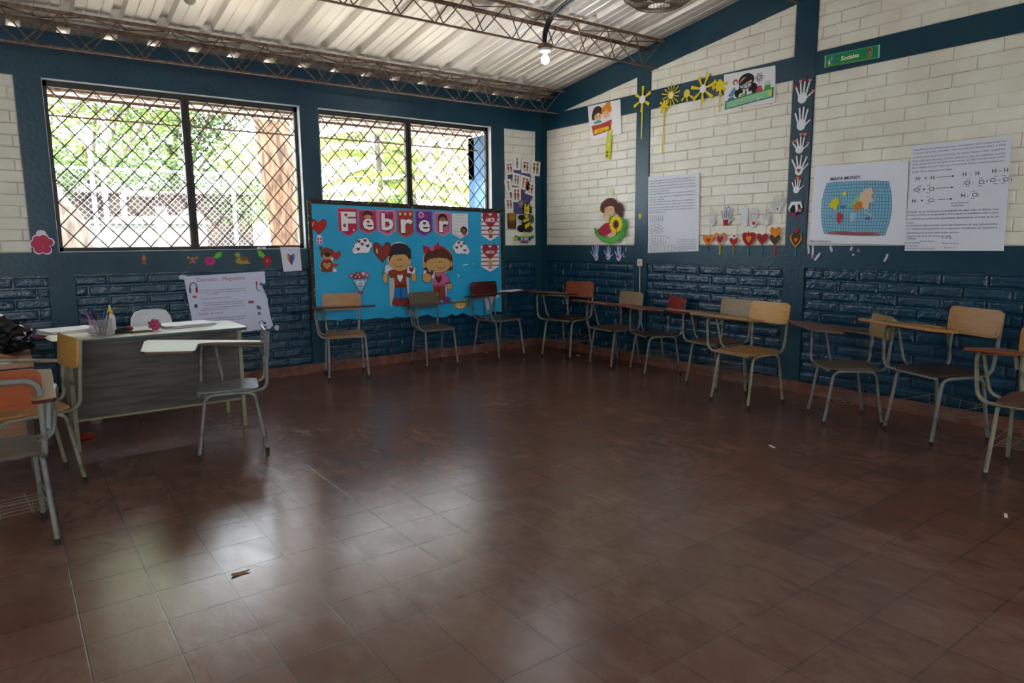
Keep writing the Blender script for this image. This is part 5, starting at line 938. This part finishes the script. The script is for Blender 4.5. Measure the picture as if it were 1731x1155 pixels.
it += cont('d8cc28', [(-0.76, 0.18), (-0.66, 0.36), (-0.52, 0.44), (-0.46, 0.22), (-0.52, 0.05), (-0.54, -0.10), (-0.64, 0.02), (-0.74, 0.05)])+cont('d8cc28', [(-0.42, 0.56), (-0.34, 0.66), (-0.26, 0.54), (-0.34, 0.46)])
it += cont('c03038', [(-0.50, -0.16), (-0.40, -0.16), (-0.34, -0.30), (-0.40, -0.50), (-0.44, -0.62), (-0.52, -0.42)])+cont('8cc890', [(-0.22, 0.05), (-0.02, 0.38), (0.14, 0.52), (0.16, 0.22), (-0.04, 0.12)])+cont('dcc0a4', [(0.12, 0.26), (0.14, 0.54), (0.30, 0.72), (0.46, 0.76), (0.52, 0.54), (0.44, 0.44), (0.54, 0.26), (0.40, 0.20), (0.38, -0.02), (0.28, -0.04), (0.22, 0.06)])
it += cont('d07824', [(-0.04, 0.08), (0.08, 0.26), (0.20, 0.24), (0.22, 0.04), (0.08, -0.08), (0.0, -0.08)])+cont('a8c8dc', [(-0.14, -0.16), (0.04, -0.16), (0.02, -0.46), (-0.10, -0.52)])+cont('7a4a90', [(0.32, -0.34), (0.46, -0.32), (0.44, -0.42), (0.34, -0.42)])+cont('4a80a8', [(-0.46, 0.10), (-0.28, 0.12), (-0.24, 0.0), (-0.4, -0.02)])
it += cont('a86a68', [(-0.84, -0.92), (-0.5, -0.86), (-0.2, -0.84), (0.1, -0.88), (0.5, -0.86), (0.86, -0.94), (0.86, -1.02), (-0.84, -1.02)])+cont('98504c', [(-0.5, -0.9), (0.7, -0.92), (0.6, -0.98), (-0.6, -0.98)])+cont('c8c0bc', [(0.3, -0.1), (0.5, -0.25), (0.46, -0.28), (0.27, -0.13)])
it += [('T', '28306c', 'MAPA MUNDI', -0.28, 0.60, 0.075, 0.012, 1.15), ('T', '28306c', 'Mapa Continentes', -0.74, -0.93, 0.055, 0.0, 1.0), ('T', '2a4a6c', 'OCEANO', 0.45, 0.14, 0.022, 0, 1.0), ('T', '2a4a6c', 'OCEANO', -0.55, -0.30, 0.022, 0, 1.0)]
deco('world_map_poster', 'hand-drawn map poster titled MAPA MUNDI right of the thick blue post', 'map', 'R', cx, cz, w_, h_, it, d=0.005, curl=0.003)
# chemistry sheet
cx, cz, w_, h_, P_ = quad([(4.42, 2.028), (5.058, 2.028), (5.074, 1.255), (4.426, 1.251)])
asp = h_/w_
it = [('dfe1ec', P_)]
it += lines(['Para Pensar los enlaces químicos necesitamos para comprender los', 'procesos de Lewis y predecir cómo se unen los átomos entre sí. Estas', 'combinaciones se producen porque los átomos buscan mayor estabilidad.', 'En la tabla periódica hay muchos elementos que se estabilizan cuando', 'están en presencia de otros y es común. Se dan interacciones entre', 'dos posibles uniones. Que por el momento fueron representados por', 'medio de los diagramas de Lewis.'], -0.95, 0.90, 0.068, 0.036, '3c4058', 1.82, asp)
def arrow(x0, x1, y): return [('24262e', stroke([(x0, y), (x1, y)], 0.008)[0]), ('24262e', [(x1-0.04, y-0.02), (x1+0.01, y), (x1-0.04, y+0.02)])]
def TT(s_, x, y, h=0.07): return [('T', '22242e', s_, x, y, h, 0.010, 1.0)]
it += TT('H·  + ·H', -0.66, 0.34)+arrow(-0.42, -0.06, 0.375)+TT('H  :  H', 0.26, 0.36)+TT('H – H', 0.80, 0.38)
it += TT(':Cl· + ·Cl:', -0.66, 0.13)+arrow(-0.40, -0.06, 0.17)+TT(':Cl :   Cl:', 0.34, 0.20)+TT('ı Cl – Cl ı', 0.80, 0.22)
it += TT('H·  +  ·Cl:', -0.66, -0.08)+arrow(-0.34, -0.06, -0.04)+TT('H :  Cl:', 0.28, -0.02)
for x, y in ((-0.76, 0.13), (-0.56, 0.13), (0.22, 0.20), (0.46, 0.20), (0.74, 0.22), (0.88, 0.22), (-0.55, -0.08), (0.34, -0.02)):
    it += [('22242e', E(x-0.02, y+0.10, 0.011, 0.010, n=6)), ('22242e', E(x+0.02, y+0.10, 0.011, 0.010, n=6)), ('22242e', E(x-0.02, y-0.03, 0.011, 0.010, n=6)), ('22242e', E(x+0.02, y-0.03, 0.011, 0.010, n=6))]
it += [('T', '4a4e60', 'par de electrones', 0.10, -0.13, 0.03, 0, 1.0), ('T', '4a4e60', 'compartidos', 0.06, -0.18, 0.03, 0, 1.0)]
it += lines(['El sodio es un metal que en presencia de agua sube en llamas muy', 'bonito y el cloro es un gas tóxico. Pero cuando se combinan sodio y cloro', 'se obtiene un compuesto que llamas diariamente, se trata de la sal', 'común.', 'La fuerza con que se atraen estos dos elementos es muy característica', 'y le confiere propiedades al compuesto resultante, en química a', 'esta fuerza se le conoce como enlace químico', 'comprimir de cloro de cloruro de sodio'], -0.97, -0.27, 0.066, 0.036, '3c4058', 1.82, asp)
it += [('T', '3c4058', 'Modelo:', -0.84, -0.78, 0.036, 0, 1.0), ('T', '3c4058', '- 1s 2s 2p -', -0.10, -0.77, 0.036, 0, 1.0), ('T', '3c4058', 'Ión de cloruro', -0.50, -0.83, 0.03, 0, 1.0), ('T', '3c4058', 'Átomo de sodio', -0.82, -0.86, 0.03, 0, 1.0), ('T', '3c4058', 'Cloro de sodio', -0.84, -0.915, 0.03, 0, 1.0), ('T', '3c4058', 'Átomo de cloro', -0.02, -0.87, 0.03, 0, 1.0), ('T', '3c4058', 'Ión cloruro', -0.02, -0.95, 0.03, 0, 1.0), ('T', '3c4058', 'Compuesto de cloruro de sodio', -0.66, -0.965, 0.03, 0, 1.0)]
deco('chemistry_sheet', 'large handwritten chemistry sheet with arrows and H and Cl formulas at the right', 'poster', 'R', cx, cz, w_, h_, it, d=0.009, curl=0.004)
# heart lollipops
def pop(lb, u, v, w_, h_, items, stick, sl, d=0.007):
    k = h_/2
    deco('heart_lollipop', lb, 'paper heart', 'R', u, v, w_, h_, [(stick, R4(-0.10, -1-sl/k, 0.10, -0.6))]+items, 'paper heart lollipops along the lower white bricks', d=d)
pop('orange heart lollipop with a dark red inner heart, first in the row', 2.595, 1.340, 0.134, 0.104, [('d87a1c', Hh(0, 0, 1, 1)), ('8c1a20', Hh(0.05, -0.05, 0.36, 0.34))], '1c5a60', 0.05)
pop('orange heart lollipop with a pink and maroon heart on a yellow stick', 2.735, 1.346, 0.135, 0.127, [('d8822a', Hh(0, 0.1, 1, 0.9)), ('d88a88', Hh(0, -0.1, 0.72, 0.85)), ('8a2048', Hh(0, -0.05, 0.52, 0.58))], 'd0b428', 0.085)
pop('small red heart lollipop topped with a white and red bow on an ochre stick', 2.888, 1.347, 0.091, 0.129, [('a8242c', Hh(0, -0.4, 1, 0.62)), ('e8d8d0', [(-0.3, 0.2), (-0.4, 0.9), (0.1, 0.6), (0.6, 0.95), (0.5, 0.2), (0.1, 0.35)]), ('6a1c28', E(0.1, 0.45, 0.3, 0.16, n=7)), ('e8d8d0', E(0.2, 0.1, 0.3, 0.1, n=6))], 'a88a34', 0.07)
pop('largest red heart lollipop with a flame top and orange centre', 3.049, 1.346, 0.141, 0.150, [('a8182a', Hh(0, -0.08, 1, 0.92)), ('a8182a', [(-0.5, 0.4), (-0.45, 0.85), (-0.2, 0.7), (-0.05, 1.05), (0.12, 0.7), (0.42, 0.9), (0.5, 0.4)]), ('8a1020', Hh(0, -0.1, 0.62, 0.58)), ('dc8420', Hh(0.02, 0.0, 0.40, 0.44))], '14807c', 0.085)
pop('maroon heart lollipop with a small dark ring on a blue stick', 3.191, 1.346, 0.112, 0.103, [('a01e30', Hh(0, 0, 1, 1)), ('6a1422', E(0, -0.1, 0.26, 0.26)), ('a01e30', E(0, -0.1, 0.14, 0.15))], '12708c', 0.090)
pop('orange heart over an olive brown heart on a red stick', 3.320, 1.372, 0.110, 0.160, [('4c3a1c', Hh(0, -0.42, 0.98, 0.58)), ('e08420', Hh(0, 0.42, 1.0, 0.60))], 'c04048', 0.09)
pop('brown and orange heart lollipop with a red heart on top, on the thick blue post', 3.521, 1.350, 0.115, 0.160, [('d88a2a', Hh(0, -0.25, 0.98, 0.75)), ('4a3018', Hh(0, -0.15, 0.76, 0.64)), ('4a3018', E(0, 0.4, 0.25, 0.25)), ('dc7a24', Hh(0, -0.18, 0.30, 0.24)), ('a81c24', Hh(0, 0.78, 0.42, 0.24))], '0f7c94', 0.075)
# outline-drawn hands on white paper
def drawn(lb, u, v, w_, h_, line, extra, lw=0.03, rot=0.0, bgc='dcdcd8'):
    tips = HL if 'tilted' not in lb else [(-0.95, 0.2), (-0.5, 0.7), (-0.1, 0.95), (0.35, 0.95), (0.8, 0.6)]
    it = [(line, hand_polys([(x*1.03, y*1.03) for x, y in tips], fw=0.24)), (bgc, hand_polys(tips, fw=0.165, palm=(0, -0.45, 0.38, 0.38)))]
    deco('drawn_hand', lb, 'paper hand', 'R', u, v, w_, h_, it+extra, 'outlined paper hands on the white bricks', rot, d=0.003)
drawn('pale outlined hand with pink stripes on the palm, left on the white bricks', 2.631, 1.545, 0.128, 0.172, 'b8bcae', [('c88a84', stroke([(-0.1, -0.1), (-0.1, -0.6)], 0.07)[0]), ('c88a84', stroke([(0.1, -0.1), (0.1, -0.6)], 0.07)[0])])
drawn('dark-fingered outlined hand with a red rectangle on the palm', 2.797, 1.555, 0.180, 0.188, '50546a', [('b01c24', [(-0.42, -0.30), (0.22, -0.22), (0.26, -0.78), (-0.34, -0.88)]), (K_, E(-0.22, 0.94, 0.05, 0.06, n=8)), (K_, E(0.18, 0.97, 0.05, 0.06, n=8)), (K_, E(-0.62, 0.58, 0.05, 0.06, n=8)), ('c05060', E(0.85, -0.12, 0.05, 0.06, n=8))], bgc='c8d0d8')
drawn('white outlined hand with a bright red heart on the palm', 3.086, 1.530, 0.149, 0.190, 'a8acb4', [('c02430', Hh(0.1, -0.45, 0.25, 0.22))])
drawn('grey outlined hand touching the red-heart hand on its right', 3.224, 1.530, 0.126, 0.155, '8c9098', [])
drawn('tilted outlined hand with a small black mark, highest on the white bricks', 3.332, 1.644, 0.162, 0.170, 'a4a8aa', [(K_, E(-0.05, -0.4, 0.08, 0.12, n=7)), ('c8848c', E(0.8, 0.58, 0.05, 0.06, n=6))])
deco('blank_slip', 'blank white paper slip between the drawn hands', 'paper', 'R', 2.990, 1.552, 0.070, 0.167, [('dadcde', R4(-1, -1, 1, 1)), ('9aa0a8', E(0.1, 1.1, 0.12, 0.06, n=8))], d=0.003)
deco('yellow_drop', 'small yellow paper drop on the narrow blue post', 'paper cut-out', 'R', 1.690, 1.593, 0.046, 0.069, [('c8c02c', [(0, -1), (0.9, 0.3), (0.6, 0.9), (-0.4, 1), (-0.9, 0.5)])])
# torn leftovers of paper on the lower beam
random.seed(21)
def leftover(lb, u, v, w_, h_, rot, col='c8cad4', ex=()): deco('torn_paper_strip', lb, 'torn paper', 'R', u, v, w_, h_, [(col, [(-1, -1), (0.6, -0.9), (1, 0.2), (0.4, 1), (-0.8, 0.8)])]+list(ex), 'torn paper leftovers on the lower blue beam', rot, d=0.003)
leftover('thin white torn strip, leftmost under the map poster', 3.640, 1.255, 0.018, 0.075, 0.15)
leftover('long white torn strip with a pink end under the map poster', 3.680, 1.235, 0.020, 0.11, 0.0, 'd0c8d0', [('c888a0', R4(-0.9, -0.95, 0.6, -0.5))])
leftover('slanted white torn strip at the bottom of the beam under the map', 3.725, 1.195, 0.024, 0.085, -0.6)
leftover('short slanted white torn strip further right under the map', 3.84, 1.262, 0.022, 0.05, 0.4)
leftover('tiny white torn strip hanging under the middle of the map', 4.01, 1.265, 0.018, 0.035, -0.2)
leftover('tiny pink torn spot under the middle of the map', 4.07, 1.250, 0.026, 0.026, 0.3, 'a06078')
leftover('slanted white and pink torn strip under the right end of the map', 4.29, 1.195, 0.020, 0.07, -0.35, 'c8b8c4')
leftover('white speck on the beam below the map poster', 4.03, 1.215, 0.018, 0.016, 0.0)
leftover('thin white mark right of the three paper hands', 1.49, 1.245, 0.008, 0.045, -0.2)
leftover('tiny white mark under the thin one right of the paper hands', 1.46, 1.165, 0.016, 0.025, 0.5)

# clear tape corners of the torn poster
deco('tape_patch', 'shiny white tape lump at the upper left corner of the torn poster', 'tape', 'L', -4.245, 1.045, 0.07, 0.05, [('c8d4dc', [(-1, 0.2), (-0.2, 1), (1, 0.5), (0.7, -0.9), (-0.6, -0.8)])], d=0.008)
# ------------------------------------------------------------ outside
GRND = mat('sunlit_dry_ground', (0.46, 0.41, 0.33), 0.9, col2=(0.62, 0.57, 0.48), nscale=1.2)
m = MB(); m.bounds((-40, 0.14, -0.12), (45, 60, -0.02)); o = m.build('schoolyard_ground', GRND); struct(o)
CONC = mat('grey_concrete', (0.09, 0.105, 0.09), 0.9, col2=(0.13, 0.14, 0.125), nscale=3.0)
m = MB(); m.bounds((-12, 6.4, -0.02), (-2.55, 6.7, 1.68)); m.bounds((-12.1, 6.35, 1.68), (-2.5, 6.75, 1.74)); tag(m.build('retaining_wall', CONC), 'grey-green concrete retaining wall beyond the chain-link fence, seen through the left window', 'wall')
WHP = mat('white_post_paint', (0.75, 0.75, 0.72), 0.6)
m = MB(); m.tube([(-4.36, 5.3, 0), (-4.36, 5.3, 3.1)], 0.030, 10); tag(m.build('fence_pipe', WHP), 'tall thin white pipe before the fence, leftmost through the left window', 'post')
m = MB(); m.prism(rrect(-0.07, -0.07, 0.07, 0.07, 0.015), 0, 1.88, lambda x, y, z: (x-3.60, y+4.5, z), bevel=0.01); tag(m.build('concrete_post', mat('pale_concrete', (0.62, 0.60, 0.50), 0.9)), 'short pale concrete post outside, low in the middle of the left window', 'post')
t = thing('chain_link_fence', 'white chain-link fence with pipe frame beyond the left window', 'fence', (-5.0, 5.05, 0))
FW = mat('galvanised_wire', (0.34, 0.34, 0.35), 0.5, 0.0)
m = MB(); x0, x1, z0, z1, sp = -3.0, 3.6, 0.05, 2.42, 0.088
k = -60
for s in (1, -1):
    for i in range(-30, 130):
        a = x0+i*sp
        pa, pb = (a, z0), (a+s*(z1-z0), z1)
        lo, hi = max(x0, min(pa[0], pb[0])), min(x1, max(pa[0], pb[0]))
        if hi-lo < 0.02: continue
        f1 = lambda X: z0+(X-pa[0])*s
        m.tube([(lo, s*0.004, f1(lo)), (hi, s*0.004, f1(hi))], 0.0028, 4, caps=False)
m.build('chain_link_mesh', FW, t)
for x in (-2.2, 0.76, 2.6):
    m = MB(); m.tube([(x, 0.03, 0), (x, 0.03, 2.46)], 0.032, 10); m.build('fence_post', WHP, t)
m = MB(); m.tube([(x0, 0.02, 2.44), (x1, 0.02, 2.46)], 0.02, 8); m.tube([(x0, 0.02, 0.2), (x1, 0.02, 0.2)], 0.02, 8); m.build('top_rail', WHP, t)
m = MB(); m.tube(fillet([(-3.6, 8.2, 0), (-3.6, 8.2, 2.3), (-3.0, 8.2, 2.3)], 0.1, 4), 0.05, 8); m.tube([(-3.9, 8.2, 1.8), (-2.2, 8.2, 1.85)], 0.05, 8)
m.tube([(-2.45+0.24*math.cos(2*math.pi*k/16), 8.2, 1.75+0.24*math.sin(2*math.pi*k/16)) for k in range(16)], 0.04, 8, closed=True); tag(m.build('yard_gate_valve', WHP), 'white pipework with a round wheel far out in the yard', 'pipework')
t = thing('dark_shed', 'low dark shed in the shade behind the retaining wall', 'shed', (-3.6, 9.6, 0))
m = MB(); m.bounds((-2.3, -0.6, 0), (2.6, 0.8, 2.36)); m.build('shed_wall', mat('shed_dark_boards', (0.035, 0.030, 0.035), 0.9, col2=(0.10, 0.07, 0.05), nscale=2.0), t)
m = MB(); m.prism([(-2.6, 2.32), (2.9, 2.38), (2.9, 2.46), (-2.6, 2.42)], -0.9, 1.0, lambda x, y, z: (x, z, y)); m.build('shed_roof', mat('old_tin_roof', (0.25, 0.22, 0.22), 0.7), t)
# blue end wall of the porch
m = MB(); m.bounds((-0.02, 0.14, 2.22), (0.15, 1.65, 2.80)); m.bounds((-0.02, 1.50, 0.0), (0.15, 1.65, 2.80)); struct(m.build('trim_90', mat('porch_sky_blue', (0.025, 0.09, 0.19), 0.6)))

BARK1 = mat('sunlit_trunk_bark', (0.034, 0.016, 0.009), 0.9, col2=(0.13, 0.070, 0.036), nscale=5.0, stretch=(3, 3, 0.8), bump=0.8, bscale=9, lo=0.4, hi=0.62)
BARK2 = mat('grey_trunk_bark', (0.05, 0.038, 0.03), 0.9, col2=(0.16, 0.13, 0.11), nscale=4.0, stretch=(3, 3, 0.8), bump=0.8, bscale=9)
def leafmat(name, a, b, tr=0.35):
    mtl = bpy.data.materials.new(name); tt, bb = nodes_of(mtl); N = tt.nodes; L = tt.links
    oi = N.new('ShaderNodeTexCoord'); nn = N.new('ShaderNodeTexNoise'); nn.inputs['Scale'].default_value = 1.7; L.new(oi.outputs['Object'], nn.inputs['Vector'])
    r = N.new('ShaderNodeValToRGB'); r.color_ramp.elements[0].position = 0.35; r.color_ramp.elements[1].position = 0.65; r.color_ramp.elements[0].color = (*a, 1); r.color_ramp.elements[1].color = (*b, 1)
    L.new(nn.outputs['Fac'], r.inputs[0]); L.new(r.outputs[0], bb.inputs['Base Color']); bb.inputs['Roughness'].default_value = 0.45
    ts = N.new('ShaderNodeBsdfTranslucent'); L.new(r.outputs[0], ts.inputs['Color']); mx = N.new('ShaderNodeMixShader'); mx.inputs[0].default_value = tr
    L.new(bb.outputs[0], mx.inputs[1]); L.new(ts.outputs[0], mx.inputs[2]); L.new(mx.outputs[0], N['Material Output'].inputs['Surface']); return mtl
LG1 = leafmat('fresh_leaf', (0.08, 0.15, 0.03), (0.26, 0.36, 0.10)); LG2 = leafmat('deep_leaf', (0.04, 0.085, 0.022), (0.13, 0.21, 0.06)); LG3 = leafmat('yellow_leaf', (0.20, 0.27, 0.06), (0.38, 0.44, 0.16), 0.45)
def foliage(name, n, ell, size, rnd, mt, parent, aspect=0.42, droop=0.0):
    m = MB(); vs = []; fs = []
    for _ in range(n):
        c, r = ell[rnd.randrange(len(ell))]
        while True:
            p = Vector((rnd.uniform(-1, 1), rnd.uniform(-1, 1), rnd.uniform(-1, 1)))
            if 0.25 < p.length < 1: break
        P = Vector(c)+Vector((p.x*r[0], p.y*r[1], p.z*r[2])); s = size*rnd.uniform(0.6, 1.3)
        R_ = Matrix.Rotation(rnd.uniform(0, 6.28), 3, 'Z') @ Matrix.Rotation(rnd.uniform(-0.7, 0.7)-droop, 3, 'Y') @ Matrix.Rotation(rnd.uniform(-0.6, 0.6), 3, 'X')
        o = len(vs)
        for q in ((-0.5, 0, 0), (-0.1, aspect*0.5, 0.05), (0.5, 0, -0.06), (-0.1, -aspect*0.5, 0.05)): vs.append(P+R_ @ (Vector(q)*s))
        fs.append((o, o+1, o+2, o+3))
    m.add(vs, fs); return m.build(name, mt, parent, recalc=False)
def tree(name, label, loc, trunk, r0, r1, ell, nleaf, size, mt, bark, seed, cat='tree', branches=5, aspect=0.42, droop=0.0, group=None):
    rnd = random.Random(seed); t = thing(name, label, cat, loc, group=group)
    m = MB(); n = len(trunk)
    if n:
        path = fillet(trunk, 0.8, 4); k = len(path); rad = [r0+(r1-r0)*i/(k-1)+rnd.uniform(-0.01, 0.01)*r0*5 for i in range(k)]; m.tube(path, rad, 14)
        top = Vector(trunk[-1])
        for i in range(branches):
            c, r = ell[rnd.randrange(len(ell))]; st = Vector(path[int(k*rnd.uniform(0.55, 0.95))-1]); e = Vector(c)+Vector((rnd.uniform(-.6, .6)*r[0], rnd.uniform(-.6, .6)*r[1], rnd.uniform(-.3, .5)*r[2]))
            m.tube(fillet([st, (st+e)/2+Vector((0, 0, 0.3)), e], 0.5, 3), r1*0.35, 6)
        m.build('trunk', bark, t)
    if nleaf: foliage('foliage', nleaf, ell, size, rnd, mt, t, aspect, droop)
    return t
tree('trunk_tree', 'thick sunlit orange-brown tree trunk in the right half of the left window', (-1.98, 4.0, 0), [(0.05, 0, -0.02), (0.02, 0, 1.6), (-0.06, 0, 2.9), (-0.12, 0.05, 4.2), (-0.2, 0.1, 6.5)], 0.19, 0.33, [((-0.5, 0.6, 6.6), (2.0, 1.5, 0.9))], 900, 0.22, LG2, BARK1, 1)
tree('leaning_tree', 'leaning grey-brown trunk at the lower left corner of the left window', (-5.35, 3.2, 0), [(0.62, 0, -0.02), (0.50, 0, 1.3), (0.15, 0, 2.0), (-0.4, 0.1, 3.0), (-1.2, 0.2, 4.6)], 0.34, 0.18, [((-1.4, 0.5, 4.9), (1.3, 1.3, 0.8))], 700, 0.2, LG1, BARK2, 2)
tree('slender_tree', 'slender pale grey trunk just right of the thick sunlit trunk', (-1.28, 5.9, 0), [(0, 0, -0.02), (0.05, 0, 2.4), (0.12, 0, 6.0)], 0.10, 0.08, [((0.9, 0.6, 6.5), (1.2, 0.9, 0.8))], 400, 0.2, LG1, mat('pale_grey_bark', (0.45, 0.45, 0.46), 0.8), 3)
E1 = [((0, 0, 3.6), (1.9, 1.2, 1.2)), ((0.9, 0.3, 4.6), (1.5, 1.2, 0.9)), ((-1.0, 0.2, 2.9), (1.3, 1.0, 0.8))]
TINT_CROWN = [((-0.6, 1.0, 7.4), (3.4, 1.4, 2.0))]  # high crown out of view, added to tint the floor reflection yellow-green
tree('garden_tree', 'leafy green tree filling the upper left of the left window', (-3.9, 10.5, 0), [(0, 0, -0.02), (0.1, 0, 1.8), (0, 0, 3.4)], 0.16, 0.09, E1, 6000, 0.17, LG1, BARK2, 4, group='trees behind the schoolyard')
tree('tint_tree', 'tall thin-trunked tree behind the leafy one, unseen yellow-green crown added to tint reflections', (-4.6, 12.2, 0), [(0, 0, -0.02), (0.1, 0, 3.0), (0, 0, 6.6)], 0.13, 0.08, TINT_CROWN, 4200, 0.34, LG3, BARK2, 14)
tree('garden_tree', 'deeper green tree behind the mullion of the left window', (-1.9, 12.5, 0), [(0, 0, -0.02), (0.1, 0, 2.0), (0, 0, 3.8)], 0.18, 0.1, [((0, 0, 3.3), (1.7, 1.2, 1.4)), ((0.6, 0, 4.8), (1.4, 1.1, 1.0))], 5500, 0.18, LG2, BARK2, 5, group='trees behind the schoolyard')
tree('garden_tree', 'airy yellow-green tree behind the thick sunlit trunk', (0.6, 11.5, 0), [(0, 0, -0.02), (0.1, 0, 2.0), (0, 0, 3.6)], 0.14, 0.08, [((0, 0, 3.4), (1.9, 1.2, 0.9)), ((-0.8, 0, 2.3), (1.5, 1.0, 0.5))], 4200, 0.18, LG3, BARK2, 6, group='trees behind the schoolyard')
tree('bushes', 'dense low green bushes along the shed outside the left window', (-3.0, 8.5, 0), [], 0, 0, [((-2.0, 0, 2.6), (0.9, 0.4, 0.6)), ((-0.2, 0, 2.75), (1.4, 0.4, 0.40)), ((2.0, 0, 2.2), (1.1, 0.5, 0.6))], 2000, 0.16, LG2, BARK2, 7, 'shrub')
# feathery branches seen through the right window
def fern_branch(label, loc, seed, n, span, mt):
    rnd = random.Random(seed); t = thing('feathery_tree', label, 'tree', loc, group='feathery trees outside the right window'); m = MB(); st = MB()
    st.tube([(0, 0, -0.02), (0.1, 0, 2.0), (0, 0, 4.4)], 0.06, 8)
    for b in range(n):
        z = rnd.uniform(1.2, 4.4); a = rnd.uniform(0, 6.28); L_ = rnd.uniform(0.9, span); P0 = Vector((0, 0, z)); dr = Vector((math.cos(a), math.sin(a), rnd.uniform(0.0, 0.3)))
        pts = [P0+dr*L_*q/8+Vector((0, 0, -0.35*(q/8)**2*L_)) for q in range(9)]; st.tube(pts, 0.008, 4)
        side = dr.cross(Vector((0, 0, 1))).normalized()
        for q in range(16):
            f = 0.15+0.85*q/16; P = P0+dr*L_*f+Vector((0, 0, -0.35*f*f*L_)); ll = 0.30*(1-0.5*f)
            for sg in (1, -1):
                tip = P+side*sg*ll+dr*0.08+Vector((0, 0, -0.14)); w2 = dr*0.045+Vector((0, 0, 0.012))
                m.add([P-w2, tip, P+w2], [(0, 1, 2)])
    st.build('branches', BARK2, t); m.build('foliage', mt, t, recalc=False)
fern_branch('feathery bright green tree outside, left half of the right window', (1.1, 7.0, 0), 11, 64, 2.0, LG3)
fern_branch('feathery green tree outside, behind the mullion of the right window', (3.0, 9.0, 0), 12, 60, 2.0, LG1)
tree('slim_tree', 'slim yellowish trees at the far right of the right window', (3.6, 7.6, 0), [(0, 0, -0.02), (0.2, 0, 2.4), (-0.1, 0, 6.0)], 0.07, 0.05, [((0.1, 0, 3.6), (0.9, 0.8, 1.6)), ((1.0, 0, 2.6), (0.7, 0.7, 1.2))], 1700, 0.22, LG3, mat('yellowish_bark', (0.45, 0.38, 0.22), 0.8), 13)
